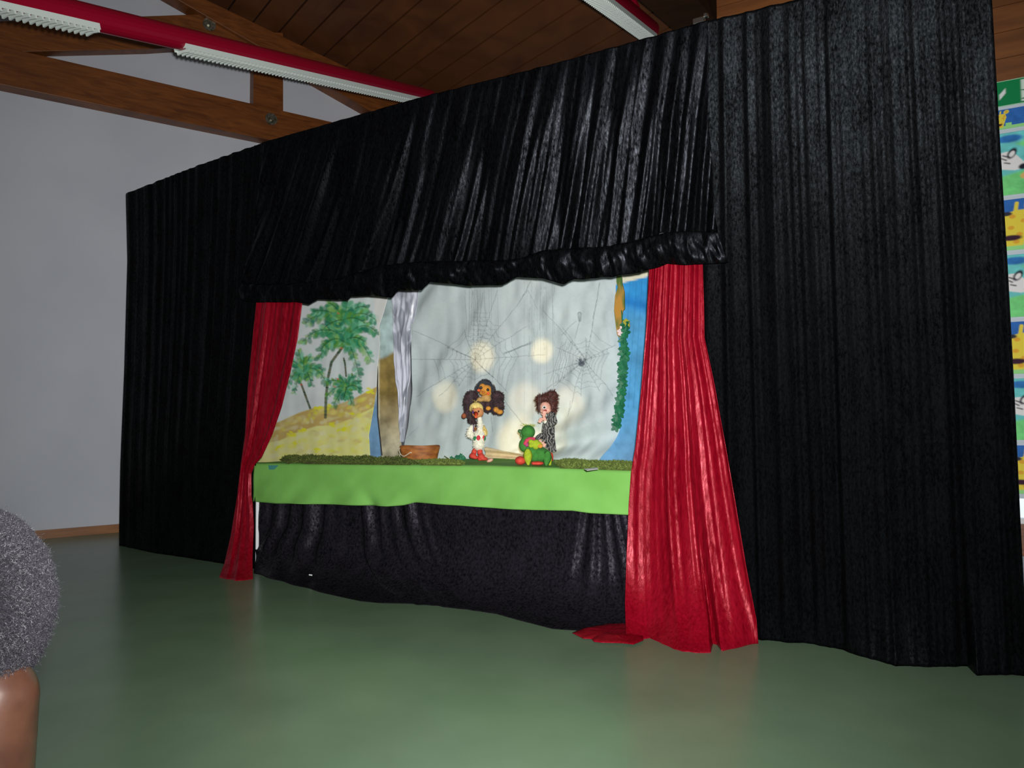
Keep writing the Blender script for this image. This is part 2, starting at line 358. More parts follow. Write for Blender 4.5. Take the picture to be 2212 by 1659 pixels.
# black cloth hanging under the puppet table
def skirt_fold(u, v):
    left = max(0., 1 - max(0, (u - .36 - .14 * v * v)) / .14); right = max(0., min(1, (u - .82) / .05))
    x = u - .15 * v * v * max(0., min(1., (u - .22) / .2)) + .05 * v * v * max(0., min(1., (.22 - u) / .2))
    a = nz(x * 34, v * .4, 5); a = math.copysign(abs(a) ** .75, a)
    f = .055 * a * left + .03 * math.copysign(abs(nz((u - .9) / (1 + 1.5 * v) * 60, 0, 8)) ** .6, nz((u - .9) / (1 + 1.5 * v) * 60, 0, 8)) * right
    return f + .05 * v * math.sin(math.pi * u) + .006 * nz(u * 9, v * 5, 2)
tag(sheet('black_skirt_cloth', SKIRT, [(561, 1060), (560, 1135), (548, 1168), (549, 1239)], [(1372, 1075), (1372, 1372)], 90, 260, .12, skirt_fold,
          bottom=[(552, 1239), (619, 1259), (699, 1279), (782, 1299), (822, 1303), (930, 1305), (997, 1313), (1077, 1325), (1125, 1339), (1196, 1358), (1248, 1362), (1372, 1366)], kb=3, pool=5),
    'black velvet cloth hanging below the green table cover and pooling on the floor', 'cloth')
# valance
hem = [(535, 617), (641, 617), (740, 606), (829, 580), (890, 572), (955, 570), (1122, 567), (1183, 546), (1310, 539), (1381, 526), (1447, 508), (1500, 505), (1558, 508)]
vb = [(535, 652), (555, 655), (652, 655), (677, 659), (697, 648), (763, 650), (768, 642), (803, 640), (854, 645), (869, 628), (925, 630), (940, 612), (1026, 620), (1092, 617), (1122, 600), (1183, 605), (1224, 617), (1249, 607), (1330, 602), (1406, 587), (1447, 572), (1482, 577), (1573, 573), (1580, 570)]
vt = thing('black_valance', 'gathered black velvet valance with ruffled hem hanging across the top of the stage', 'valance', (0, 0, 0))
_p1 = pleat(38, .060, .9, .075, 21, .8, 2.3, .38, .14, 1.2)
def val_fold(u, v): return _p1(u, v) + .03 * v + .012
sheet('drape', BLACKS, [(572, 307), (560, 450), (535, 620)], [(1530, 46), (1535, 250), (1560, 512)], 140, 460, -.02, val_fold, top=[(572, 308), (905, 213), (1180, 144), (1420, 78), (1530, 46)], bottom=hem, kb=1.6, parent=vt)
def ruf(u, v): return .042 + .022 * math.sin(math.pi * min(1, v * 1.02)) ** .7 + .030 * nz(u * 16, v * .8, 14) * v + .024 * nz(u * 38, v * 1.3, 4) * (.4 + v) + .010 * nz(u * 95, v * 3, 6)
sheet('ruffle', BLACKS, [(533, 612), (533, 652)], [(1556, 504), (1580, 570)], 26, 460, -.02, ruf, top=[(a, b - 3) for a, b in hem], bottom=vb, kb=1.5, kt=1.5, parent=vt)
# red curtains
rR = thing('red_curtain', 'tall red crushed velvet drape at the right of the opening, spreading onto the floor', 'curtain')
_pr = pleat(6.5, .055, .35, .0, 31, .75, 2.6, .32, .7, 1.2)
def rf(u, v):
    uu = u + .05 * math.sin(v * 2.6); return _pr(uu, v) + .02
sheet('drape', RED, [(1406, 560), (1405, 589), (1397, 714), (1387, 825), (1373, 963), (1363, 1021), (1358, 1090), (1354, 1196), (1352, 1302), (1355, 1366), (1363, 1385)],
      [(1519, 560), (1519, 578), (1522, 730), (1546, 836), (1572, 968), (1594, 1090), (1617, 1228), (1637, 1337), (1640, 1388)], 220, 200, -.01, rf,
      bottom=[(1363, 1385), (1403, 1379), (1430, 1392), (1456, 1403), (1498, 1410), (1535, 1411), (1541, 1390), (1550, 1391), (1562, 1403), (1600, 1396), (1640, 1388)], kb=8, parent=rR, pool=9)
pts = [(1236, 1369), (1262, 1358), (1300, 1352), (1320, 1347), (1352, 1345), (1385, 1360), (1390, 1385), (1368, 1394), (1345, 1391), (1300, 1390), (1283, 1388), (1278, 1382), (1260, 1381), (1250, 1376)]
def floor_cloth(name, pts, mat, h, parent):
    P = [on_z(x, y, .004) for x, y in pts]; c = sum(P, Vector()) / len(P); verts = [c + Vector((0, 0, h))]; n = len(P); rings = 8
    per = []
    for i in range(n):
        for k in range(6): per.append(P[i].lerp(P[(i + 1) % n], k / 6))
    for r_ in range(1, rings + 1):
        for q in per:
            t_ = r_ / rings; X = c.lerp(q, t_); X.z = .007 + h * (1 - t_ ** 2) + .018 * (1 - t_ ** 3) * abs(nz(X.x * 16, X.y * 16, 3)) ; verts.append(X)
    N = len(per); f = [(0, 1 + i, 1 + (i + 1) % N) for i in range(N)]
    for r_ in range(rings - 1):
        for i in range(N): f.append((1 + r_ * N + i, 1 + (r_ + 1) * N + i, 1 + (r_ + 1) * N + (i + 1) % N, 1 + r_ * N + (i + 1) % N))
    o = mesh_obj(name, verts, f, mat, parent); mod(o, 'SOLIDIFY', thickness=.002, offset=-1); return o
floor_cloth('trailing_hem', pts, RED, .012, rR)
_pl = pleat(6, .030, .35, 0, 47, .7, 2.6, .35, .9, 1.0)
def lf(u, v):
    return _pl(u, v) * (1 if v < .5 else 1) + .015
tag(sheet('red_curtain', RED, [(557, 635), (556, 660), (549, 720), (537, 839), (531, 938), (522, 1002), (514, 1070), (500, 1157), (486, 1217), (474, 1247)],
          [(657, 635), (656, 660), (647, 731), (631, 807), (613, 879), (593, 938), (571, 986), (555, 1004), (548, 1022), (548, 1070), (551, 1090), (553, 1137), (549, 1209), (549, 1251)], 200, 130, -.01, lf,
          bottom=[(474, 1247), (492, 1250), (512, 1254), (530, 1253), (549, 1250)], kb=6, pool=9),
    'narrow red velvet drape pulled back at the left of the opening', 'curtain')
# ------------------------------------------------------------------ puppet table with green cover
YF, YR = .05, .78
xa, xb = on_y(549, 1020, YF).x, on_y(1362, 1020, YF).x + .12
tb = thing('table', 'table with white tube legs hidden under the bright green cover', 'table', ((xa + xb) / 2, .4, 0))
bm = bmesh.new(); box(bm, (0, 0.03, zT - .062), (xb - xa - .06, .64, .03)); bm_obj('tabletop', bm, M('tabletop', (.5, .45, .4), .5), tb)
xleg = on_y(556, 1120, .10).x - (xa + xb) / 2
for sx in (xleg, -xleg):
    for yy in (-.30, .33):
        bm = bmesh.new(); tube(bm, [(sx, yy, zT - .075), (sx, yy, 0.0)], .013, 10); bm_obj('leg', bm, CHROME, tb)
GREEN = M('green_felt', (.20, .52, .06), .75, Specular_IOR_Level=.1); noise_mat(GREEN, (.17, .42, .085), (.21, .50, .115), (5, 5, 5), 5, .05, .3, .7)
cb = [(547, 1084), (602, 1088), (688, 1089), (781, 1092), (843, 1094), (874, 1092), (898, 1086), (937, 1088), (999, 1092), (1092, 1099), (1162, 1102), (1240, 1103), (1279, 1108), (1354, 1112), (1420, 1115)]
verts = []; NC = 200; prof = []
for j in range(NC + 1):
    u = j / NC; X = xa + (xb - xa) * u
    # column of the picture where this X sits
    P = Vector((X, YF, .7)) - CAM; px = 1106 + F_PX * P.dot(_r2) / P.dot(_f)
    zb = on_y(px, interp(cb, px, 0), YF - .02).z
    for i in range(41):
        t_ = i / 40
        if t_ < .4:
            y = YR + (YF + .02 - YR) * (t_ / .4); z = z_top(X) + .003 * nz(X * 6, y * 6); o_ = 0
        elif t_ < .5:
            q = (t_ - .4) / .1 * math.pi / 2; y = YF + .02 - .02 * math.sin(q); z = z_top(X) - .02 + .02 * math.cos(q)
        else:
            q = (t_ - .5) / .5; z = z_top(X) - .02 + (zb - z_top(X) + .02) * q
            crease = .035 * nz(X * 2.2, q * .8, 3) + .02 * nz(X * 5.5 + q * 1.2, q, 5) - (.03 * math.exp(-((X - 2.55 - .12 * (q - .5)) / .06) ** 2) * q)
            y = YF - q * (.012 + crease * 1.0) - .012 * q
        verts.append((X, y, z))
faces = [(j * 41 + i, j * 41 + i + 1, (j + 1) * 41 + i + 1, (j + 1) * 41 + i) for j in range(NC) for i in range(40)]
o = mesh_obj('green_table_cover', verts, faces, GREEN); mod(o, 'SOLIDIFY', thickness=.003, offset=1)
tag(o, 'bright green felt cover over the puppet table, hanging down in front', 'table cover')
# ------------------------------------------------------------------ painting helper
class Canvas:
    def __init__(s, x0, y0, x1, y1, k=1.0):
        s.x0, s.y0, s.w, s.h, s.k = x0, y0, int((x1 - x0) * k) + 2, int((y1 - y0) * k) + 2, k
        s.a = np.zeros((s.h, s.w, 3)); yy, xx = np.mgrid[0:s.h, 0:s.w]; s.X = xx / k + x0; s.Y = yy / k + y0
    def get(s, x, y):
        fx = min(max((x - s.x0) * s.k, 0), s.w - 1.001); fy = min(max((y - s.y0) * s.k, 0), s.h - 1.001); i, j = int(fy), int(fx); a, b = fy - i, fx - j
        return (s.a[i, j] * (1 - b) + s.a[i, j + 1] * b) * (1 - a) + (s.a[i + 1, j] * (1 - b) + s.a[i + 1, j + 1] * b) * a
    def mask(s, m_, c, al=1.0):
        m_ = (np.clip(m_, 0, 1) * al)[..., None]; s.a = s.a * (1 - m_) + np.array(c) * m_
    def line(s, x1, y1, x2, y2, w_, c, al=1.0):
        dx, dy = x2 - x1, y2 - y1; L2 = dx * dx + dy * dy + 1e-9; pad = w_ + 2
        i0 = max(0, int((min(y1, y2) - pad - s.y0) * s.k)); i1 = min(s.h, int((max(y1, y2) + pad - s.y0) * s.k) + 1)
        j0 = max(0, int((min(x1, x2) - pad - s.x0) * s.k)); j1 = min(s.w, int((max(x1, x2) + pad - s.x0) * s.k) + 1)
        if i1 <= i0 or j1 <= j0: return
        X, Y = s.X[i0:i1, j0:j1], s.Y[i0:i1, j0:j1]
        t = np.clip(((X - x1) * dx + (Y - y1) * dy) / L2, 0, 1); d = np.hypot(X - x1 - t * dx, Y - y1 - t * dy)
        m_ = (np.clip(w_ / 2 + .5 - d, 0, 1) * al)[..., None]; s.a[i0:i1, j0:j1] = s.a[i0:i1, j0:j1] * (1 - m_) + np.array(c) * m_
    def dab(s, x, y, rx, ry, ang, c, al=1.0, soft=.4):
        pad = max(rx, ry) * 1.5 + 2
        i0 = max(0, int((y - pad - s.y0) * s.k)); i1 = min(s.h, int((y + pad - s.y0) * s.k) + 1); j0 = max(0, int((x - pad - s.x0) * s.k)); j1 = min(s.w, int((x + pad - s.x0) * s.k) + 1)
        if i1 <= i0 or j1 <= j0: return
        X, Y = s.X[i0:i1, j0:j1] - x, s.Y[i0:i1, j0:j1] - y; ca, sa = math.cos(ang), math.sin(ang)
        d = np.hypot((X * ca + Y * sa) / rx, (-X * sa + Y * ca) / ry); m_ = (np.clip((1 - d) / soft + .5, 0, 1) * al)[..., None]
        s.a[i0:i1, j0:j1] = s.a[i0:i1, j0:j1] * (1 - m_) + np.array(c) * m_
    def poly(s, pts, c, al=1.0, soft=.7):
        ins = np.zeros((s.h, s.w), bool); n = len(pts); dist = np.full((s.h, s.w), 1e9)
        for i in range(n):
            (x1, y1), (x2, y2) = pts[i], pts[(i + 1) % n]
            cond = ((y1 > s.Y) != (y2 > s.Y)) & (s.X < (x2 - x1) * (s.Y - y1) / (y2 - y1 + 1e-9) + x1); ins ^= cond
            dx, dy = x2 - x1, y2 - y1; t = np.clip(((s.X - x1) * dx + (s.Y - y1) * dy) / (dx * dx + dy * dy + 1e-9), 0, 1); dist = np.minimum(dist, np.hypot(s.X - x1 - t * dx, s.Y - y1 - t * dy))
        s.mask(np.where(ins, .5 + dist / soft, .5 - dist / soft), c, al)
    def cloud(s, scale, amt, seed=0):
        g = np.random.RandomState(seed); tot = np.zeros((s.h, s.w))
        for o_ in range(4):
            sc = scale / 2 ** o_; H, W_ = int(s.h / s.k / sc) + 3, int(s.w / s.k / sc) + 3; G = g.rand(H, W_) - .5
            fy = (s.Y - s.y0) / sc; fx = (s.X - s.x0) / sc; i = fy.astype(int); j = fx.astype(int); a = fy - i; b = fx - j; a = a * a * (3 - 2 * a); b = b * b * (3 - 2 * b)
            tot += ((G[i, j] * (1 - b) + G[i, j + 1] * b) * (1 - a) + (G[i + 1, j] * (1 - b) + G[i + 1, j + 1] * b) * a) / 1.6 ** o_
        s.a = np.clip(s.a * (1 + amt * tot[..., None]), .002, .92); return tot
K = .60
PAINTED = attr_mat('painted_cloth', .85, .1)
WEBCL = attr_mat('thin_white_cloth', .8, .28, .25, 60)
# ------------------------------------------------------------------ palm painting
cv = Canvas(535, 620, 850, 1010, 1.0)
cc = lambda x, y: (540 + x / 3.606, 580 + y / 3.606)
cv.a[:] = lin((184, 230, 216), K); cv.cloud(70, .18, 1)
sky2 = lin((196, 218, 212), K)
for _ in range(40): cv.dab(random.uniform(560, 840), random.uniform(640, 880), random.uniform(10, 28), random.uniform(6, 16), random.uniform(-.6, .6), sky2, .25, .9)
ridge = [cc(-100, 1250), cc(230, 1195), cc(380, 1125), cc(520, 1080), cc(640, 1075), cc(800, 1020), cc(980, 925), cc(1150, 880)]
rd = np.interp(cv.X, [p[0] for p in ridge], [p[1] for p in ridge])
cv.mask((cv.Y - rd) / 3 + .5, lin((208, 194, 128), K)); hill = (cv.Y > rd + 2)
cv.mask(((cv.Y - rd) / 3 + .5) * np.clip(1 - (cv.Y - rd - 2) / 40, 0, 1), lin((160, 126, 66), K), .75)
for _ in range(420):
    x = random.uniform(560, 830); y = random.uniform(860, 1000); r0 = np.interp(x, [p[0] for p in ridge], [p[1] for p in ridge])
    if y < r0 + 4: continue
    c = random.choice([(214, 200, 60), (205, 190, 110), (196, 182, 100), (216, 206, 150), (170, 152, 96), (206, 204, 160)])
    cv.dab(x, y, random.uniform(3, 11), random.uniform(2, 6), random.uniform(-.6, .3), lin(c, K), random.uniform(.2, .6), .8)
for (x, y, s) in ((420, 1260, 9), (330, 1290, 8), (630, 1215, 8), (740, 1250, 10), (350, 1360, 6), (520, 1415, 7), (220, 1390, 7), (620, 1075, 9), (540, 1080, 8), (930, 960, 9), (800, 1135, 6)):
    X, Y = cc(x, y)
    for _ in range(5): cv.dab(X + random.gauss(0, s * .5), Y + random.gauss(0, s * .3), s * .55, s * .3, random.uniform(-.5, .5), lin((226, 206, 40), K), .8)
GR = [(24, 110, 72), (42, 128, 86), (84, 156, 118), (80, 136, 50), (120, 168, 90), (30, 104, 84), (116, 180, 150), (60, 140, 100)]
def frond(x0, y0, x1, y1, sag, n, ln, pal=GR, al=.85):
    for i in range(n):
        t_ = i / (n - 1); x = x0 + (x1 - x0) * t_; y = y0 + (y1 - y0) * t_ - sag * 4 * t_ * (1 - t_)
        dx = x1 - x0; dy = y1 - y0 - sag * 4 * (1 - 2 * t_); a = math.atan2(dy, dx)
        for sg in (-1, 1):
            b = a + sg * random.uniform(.5, 1.3); l = ln * 1.45 * (1 - .35 * t_) * random.uniform(.6, 1.2)
            cv.dab(x + math.cos(b) * l * .5, y + math.sin(b) * l * .5 + l * .25, l * .55, l * .34, b, lin(random.choice(pal), K), al * random.uniform(.55, 1), .5)
        cv.dab(x, y, 3, 1.4, a, lin((40, 84, 46), K), .6)
def palm(cx, cy, ends, n, ln):
    for ex, ey, sg in ends:
        X0, Y0 = cc(cx, cy); X1, Y1 = cc(ex, ey); frond(X0, Y0, X1, Y1, sg, n, ln)
def trunk(pts, w_):
    P = [cc(*p) for p in pts]
    for a, b in zip(P, P[1:]): cv.line(*a, *b, w_, lin((74, 84, 62), K), .9)
    for a, b in zip(P, P[1:]):
        for k in range(8): t_ = random.random(); cv.dab(a[0] + (b[0] - a[0]) * t_, a[1] + (b[1] - a[1]) * t_, w_ * .6, 1.3, .2, lin(random.choice([(40, 60, 48), (100, 96, 66), (60, 96, 70)]), K), .7)
trunk([(750, 840), (740, 740), (730, 700)], 4); trunk([(585, 1160), (590, 1010), (605, 860), (635, 730), (700, 640), (730, 600)], 5.5); trunk([(470, 1090), (430, 980), (400, 900)], 4.5)
palm(735, 400, [(440, 420, 18), (500, 330, 8), (620, 270, 6), (760, 260, 0), (900, 300, 10), (980, 400, 14), (560, 480, 6), (900, 430, 8)], 16, 13)
palm(735, 570, [(420, 560, 24), (540, 690, 16), (600, 480, 8), (700, 430, 2), (860, 450, 8), (980, 490, 22), (940, 700, 22), (850, 830, 20), (880, 560, 8), (560, 620, 12)], 18, 12)
palm(420, 800, [(330, 720, 4), (300, 900, 12), (350, 960, 14), (380, 640, 2), (470, 690, 4), (560, 790, 10), (590, 880, 16), (480, 900, 10), (420, 700, 0)], 12, 10)
palm(750, 930, [(610, 880, 8), (600, 990, 10), (650, 1060, 8), (700, 850, 4), (800, 830, 2), (860, 880, 6), (870, 950, 8), (790, 1040, 4), (730, 1010, 0)], 12, 9)
for x, y in ((710, 620), (400, 905), (680, 860), (655, 920), (690, 350)): X, Y = cc(x, y); cv.dab(X, Y, 3, 1.4, .3, lin((190, 90, 70), K), .8)
YP = .70
Rp = [(836, 630), (837, 645), (828, 677), (817, 710), (821, 746), (815, 796), (813, 843), (806, 885), (796, 940), (799, 992)]
cv.poly([(805, 620), (860, 620), (838, 650), (818, 712), (812, 690)], lin((206, 208, 190), K), .75, 3)
tag(sheet('painted_backdrop', PAINTED, [(525, 630), (525, 1000)], Rp, 330, 290, YP, lambda u, v: .008 * nz(u * 5, v * 1.5, 2) + .004 * nz(u * 16, v * 2, 5), canvas=cv),
    'painted cloth of green palms on a sandy yellow hill at the left of the opening', 'backdrop')
# narrow second cloth with brown hill
cv = Canvas(790, 630, 880, 1000, 1.0); cv.a[:] = lin((158, 176, 176), K)
hx = np.interp(cv.X, [800, 820, 835, 848, 870], [785, 775, 770, 762, 758]); cv.mask((cv.Y - hx) / 8 + .5, lin((128, 110, 62), K))
cv.mask(np.clip((cv.Y - 850) / 110, 0, 1), lin((166, 160, 138), K), .9); cv.mask(np.exp(-((cv.Y - 905) / 10) ** 2) * np.exp(-((cv.X - 842) / 14) ** 2), lin((112, 100, 66), K), .5)
cv.mask(np.clip((822 - cv.X) / 4, 0, 1), lin((196, 190, 170), K), .8); cv.cloud(20, .5, 3)
tag(sheet('painted_backdrop', PAINTED, [(800, 620), (800, 700), (812, 790), (815, 840), (817, 922), (824, 990)], [(852, 620), (852, 700), (858, 800), (862, 880), (868, 990)], 150, 40, .80, lambda u, v: .012 * nz(u * 2, v * 3, 2), canvas=cv),
    'narrow grey cloth with a brown painted hill behind the palm painting', 'backdrop')
bm = bmesh.new(); tube(bm, [on_y(815, 790, .765), on_y(816, 900, .765), on_y(825, 984, .765)], .005, 6); tag(bm_obj('black_pole', bm, BLK), 'thin black pole standing between the palm painting and the grey cloth', 'pole')
cv = Canvas(790, 800, 830, 1000); cv.a[:] = lin((104, 140, 176), K); cv.mask(np.clip((880 - cv.Y) / 30, 0, 1), lin((176, 192, 210), K)); cv.cloud(16, .3, 2)
tag(sheet('blue_cloth', PAINTED, [(792, 800), (790, 990)], [(835, 800), (832, 990)], 60, 20, .84, lambda u, v: .006 * nz(u * 3, v * 2), canvas=cv), 'sliver of plain blue cloth behind the gap beside the palm painting', 'cloth')
# shiny pale strip
SATIN = noise_mat(M('silver_satin', (.6, .63, .7), .4, Metallic=.0), (.34, .37, .44), (.66, .69, .80), (11, 11, 4), 2, .15, .42, .55, 1.0, rough=(.32, .55))
tag(sheet('satin_strip', SATIN, [(849, 610), (848, 660), (849, 719), (854, 798), (858, 860), (864, 955)], [(906, 610), (900, 660), (887, 711), (886, 823), (879, 872), (872, 955)], 140, 50, .755,
          lambda u, v: .022 * nz(u * 3 + v * 2, v * 5, 3) + .012 * nz(u * 7, v * 11, 7)), 'crumpled shiny pale satin strip hanging left of the cobweb cloth', 'cloth')
# ------------------------------------------------------------------ cobweb cloth
cv = Canvas(860, 590, 1350, 1010, 1.6); cv.a[:] = lin((182, 194, 200), K); cv.cloud(90, .10, 5); cv.cloud(6, .05, 8)
INK = lin((64, 72, 84), K)
def ln(x1, y1, x2, y2, al=.55, w_=1.0, dash=False):
    n = max(2, int(math.hypot(x2 - x1, y2 - y1) / 5)); P = [(x1 + (x2 - x1) * i / n + random.gauss(0, .35), y1 + (y2 - y1) * i / n + random.gauss(0, .35)) for i in range(n + 1)]
    for i, (a, b) in enumerate(zip(P, P[1:])):
        if dash and random.random() < .35: continue
        cv.line(*a, *b, w_, INK, al * random.uniform(.6, 1.1))
dd = lambda x, y: (860 + x / 3.77, 580 + y / 3.77)
def web(cx, cy, spokes, rings, al):
    C = (cx, cy); E = [(x, y) for x, y in spokes]
    for x, y in E: ln(cx, cy, x, y, al)
    for r_ in rings:
        for i in range(len(E)):
            a, b = E[i], E[(i + 1) % len(E)]
            if random.random() < .12: continue
            k1 = r_ / max(1, math.hypot(a[0] - cx, a[1] - cy)); k2 = r_ / max(1, math.hypot(b[0] - cx, b[1] - cy))
            if k1 > 1.0 or k2 > 1.0: continue
            p = (cx + (a[0] - cx) * k1 + random.gauss(0, 1), cy + (a[1] - cy) * k1); q = (cx + (b[0] - cx) * k2, cy + (b[1] - cy) * k2 + random.gauss(0, 1))
            if math.hypot(p[0] - q[0], p[1] - q[1]) > r_ * 1.5: continue
            mid = ((p[0] + q[0]) / 2 * .93 + cx * .07, (p[1] + q[1]) / 2 * .93 + cy * .07); ln(*p, *mid, al * .8); ln(*mid, *q, al * .8)
web(1028, 777, [dd(120, 740), dd(150, 510), dd(400, 640), dd(540, 500), dd(600, 180), dd(690, 200), dd(810, 180), dd(1050, 180), dd(1050, 470), dd(1190, 700), dd(900, 1010), dd(780, 890), dd(640, 940), dd(500, 960), dd(330, 1040), dd(130, 1050)], [14, 24, 34, 44, 54, 66, 78, 92], .5)
web(1266, 778, [dd(1190, 340), dd(1340, 480), dd(1530, 560), dd(1640, 120), dd(1770, 620), dd(1720, 690), dd(1760, 1040), dd(1640, 1000), dd(1480, 1040), dd(1360, 1200), dd(1260, 960), dd(1200, 980), dd(1180, 860), dd(1280, 640)], [16, 24, 32, 42, 52, 64, 76], .5)
for x in (540, 570, 595, 612, 634, 640, 700, 740): ln(*dd(x, 170), *dd(x + random.uniform(-6, 30), random.uniform(380, 560)), .35)
for x in (1105, 1155, 1190, 1180, 1270, 1065): ln(*dd(x + 10, 150), *dd(x - 10, random.uniform(500, 900)), .35, 1, True)
ln(*dd(1080, 100), *dd(1010, 230), .6); ln(*dd(1640, 110), *dd(1560, 560), .5, 1, True); ln(*dd(1055, 180), *dd(1130, 330), .4); ln(*dd(1480, 400), *dd(1440, 570), .5); ln(*dd(1450, 430), *dd(1330, 540), .5)
for k in range(6): ln(*dd(1330 + 18 * k, 600), *dd(1230 + 20 * k, 930), .45)
for k in range(4): ln(*dd(870, 700 - 4 * k), *dd(1080, 590 + 6 * k), .22, 2.0)
for k in range(9): ln(*dd(600, 360 + 34 * k), *dd(740, 365 + 34 * k), .35)
ln(*dd(160, 180), *dd(130, 640), .3); ln(*dd(50, 1400), *dd(170, 1290), .3); ln(*dd(860, 1060), *dd(1010, 1260), .5); ln(*dd(750, 1200), *dd(765, 1330), .5); ln(*dd(1390, 1080), *dd(1360, 1200), .4)
SPX, SPY = dd(1496, 772); cv.dab(SPX, SPY + 1, 7.5, 6, 0, INK, .8); cv.dab(SPX - 3, SPY - 7, 4, 3.4, 0, INK, .8)
for a in (-2.9, -2.5, -2.1, -3.5, -.2, -.6, -1.0, .4):
    x1, y1 = SPX + 9 * math.cos(a), SPY + 9 * math.sin(a) - 2; ln(SPX, SPY, x1, y1, .8, 1.3); ln(x1, y1, SPX + 16 * math.cos(a + .25), SPY + 14 * math.sin(a + .25), .8, 1.1)
SX, SY = dd(1478, 400)
for a in (-.35, -.15, .1, .3): cv.line(SX + a * 12, SY - 9, SX + a * 6, SY + 8, 1, INK, .7); cv.line(SX + a * 12, SY - 9, SX + a * 4, SY - 12, 1, INK, .7)
Rw = [(1334, 590), (1331, 610), (1329, 686), (1335, 728), (1340, 765), (1341, 805), (1336, 872), (1337, 917), (1321, 962), (1298, 996)]
def webfold(u, v):
    f = .035 * nz(u * 5, v * 1.6, 3) + .014 * nz(u * 20, v * 9, 1) + .03 * nz((u + v * .6) * 7, (v - u) * 2.2, 12)
    f += .05 * max(0, v - .72) ** 1.2 * (1 + math.sin(u * 7 + 1)) * 1.4 + .09 * max(0., v - .45) * math.sin((math.atan2(1.02 - v, u - .42)) * 15) * min(1, max(0, u - .5) * 5)
    f += .010 * math.sin((u * 1.0 + (v - .2) * .7) * 20) * math.exp(-((u - .12) / .15) ** 2) 
    return f
tag(sheet('cobweb_cloth', WEBCL, [(906, 590), (904, 625), (895, 700), (889, 800), (886, 870), (876, 945), (874, 991)], Rw, 380, 440, .80, webfold,
          bottom=[(874, 996), (1000, 1000), (1064, 1000), (1200, 1000), (1298, 1003)], canvas=cv, thick=0), 'white cloth backdrop drawn with two cobwebs and spiders behind the puppets', 'backdrop')
# spill of cloth forward onto the table
cv2 = Canvas(1000, 940, 1160, 1010); cv2.a[:] = lin((186, 168, 132), K); cv2.cloud(12, .3, 4)
tag(sheet('cloth_fold', PAINTED, [(1052, 965), (1048, 992)], [(1150, 985), (1138, 1003)], 30, 60, .70, lambda u, v: .02 + .012 * math.sin(v * 9 + u * 3) , canvas=cv2, zf=zT + .006), 'creased beige cloth edge lying on the table between duck and green bird', 'cloth')
K = .82
# ------------------------------------------------------------------ blue curtain, tree cut-out and ivy at the right
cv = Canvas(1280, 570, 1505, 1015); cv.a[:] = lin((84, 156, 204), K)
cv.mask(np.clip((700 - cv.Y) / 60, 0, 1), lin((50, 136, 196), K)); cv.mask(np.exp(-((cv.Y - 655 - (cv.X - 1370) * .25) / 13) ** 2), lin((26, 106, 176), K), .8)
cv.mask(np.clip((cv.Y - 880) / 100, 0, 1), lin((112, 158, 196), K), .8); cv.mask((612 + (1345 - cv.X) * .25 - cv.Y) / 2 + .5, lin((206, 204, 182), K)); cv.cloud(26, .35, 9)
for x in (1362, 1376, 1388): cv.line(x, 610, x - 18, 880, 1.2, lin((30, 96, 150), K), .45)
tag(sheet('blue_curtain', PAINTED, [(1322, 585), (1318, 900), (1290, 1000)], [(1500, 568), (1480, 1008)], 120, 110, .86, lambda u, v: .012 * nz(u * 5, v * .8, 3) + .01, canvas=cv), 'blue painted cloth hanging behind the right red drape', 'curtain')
def cutout(name, pts, Y, thick, mat, parent=None):
    bm = bmesh.new(); prism(bm, [on_y(x, y, Y) for x, y in pts], (0, thick, 0)); return bm_obj(name, bm, mat, parent)
ee = lambda x, y: (1280 + x / 3.769, 580 + y / 3.769)
tr = thing('tree_cutout', 'painted cut-out tree trunk with pink blossom hanging beside the blue cloth', 'tree cut-out')
TR = noise_mat(M('painted_bark', (.4, .25, .05), .7), lin((66, 104, 44), .85), lin((176, 128, 50), .85), (14, 14, 5), 2, 0, .36, .5)
cutout('trunk', [ee(*p) for p in ((195, 60), (235, 60), (240, 120), (258, 190), (260, 330), (245, 345), (238, 420), (228, 480), (215, 560), (200, 540), (185, 430), (175, 340), (183, 220), (205, 150), (195, 110))], .74, .012, TR, tr)
PINK = M('pink_paper', lin((236, 200, 200), K), .8); OL = M('olive_paper', lin((150, 150, 50), K), .8)
bm = bmesh.new(); rs = random.Random(3)
for _ in range(16):
    x, y = ee(228 + rs.gauss(0, 9), 510 + rs.uniform(-45, 55)); P = on_y(x, y, .725 + rs.uniform(-.006, .006)); bmesh.ops.create_icosphere(bm, subdivisions=1, radius=.009, matrix=Matrix.Translation(P) @ Matrix.Diagonal((1, .4, 1.1, 1)))
bm_obj('blossom', bm, PINK, tr)
bm = bmesh.new(); prism(bm, [on_y(*ee(*p), .72) for p in ((245, 430), (270, 405), (298, 425), (302, 470), (290, 490), (262, 470))], (0, .008, 0)); bm_obj('olive_leaf', bm, OL, tr)
IVY = noise_mat(M('ivy_green', (.02, .14, .05), .55), (.006, .12, .055), (.02, .21, .09), (30, 30, 30), 2)
def leaf_star(bm, P, s, ang, tilt, right=Vector((1, 0, 0)), upv=Vector((0, 0, 1)), lobes=5):
    n = lobes * 4; vs = []; c = bm.verts.new(P + right.cross(upv) * -.002); ca, sa = math.cos(ang), math.sin(ang)
    for i in range(n):
        a = 2 * math.pi * i / n; r_ = s * (1 if i % 4 == 0 else (.78 if i % 4 in (1, 3) else .52)); x, y = r_ * math.cos(a), r_ * math.sin(a)
        vs.append(bm.verts.new(P + right * (x * ca - y * sa) + upv * (x * sa + y * ca) - right.cross(upv) * -(tilt * x * .4 + .2 * abs(y))))
    for i in range(n): bm.faces.new((c, vs[i], vs[(i + 1) % n]))
iv = thing('ivy_garland', 'dark green felt ivy garland hanging down in front of the blue cloth', 'garland')
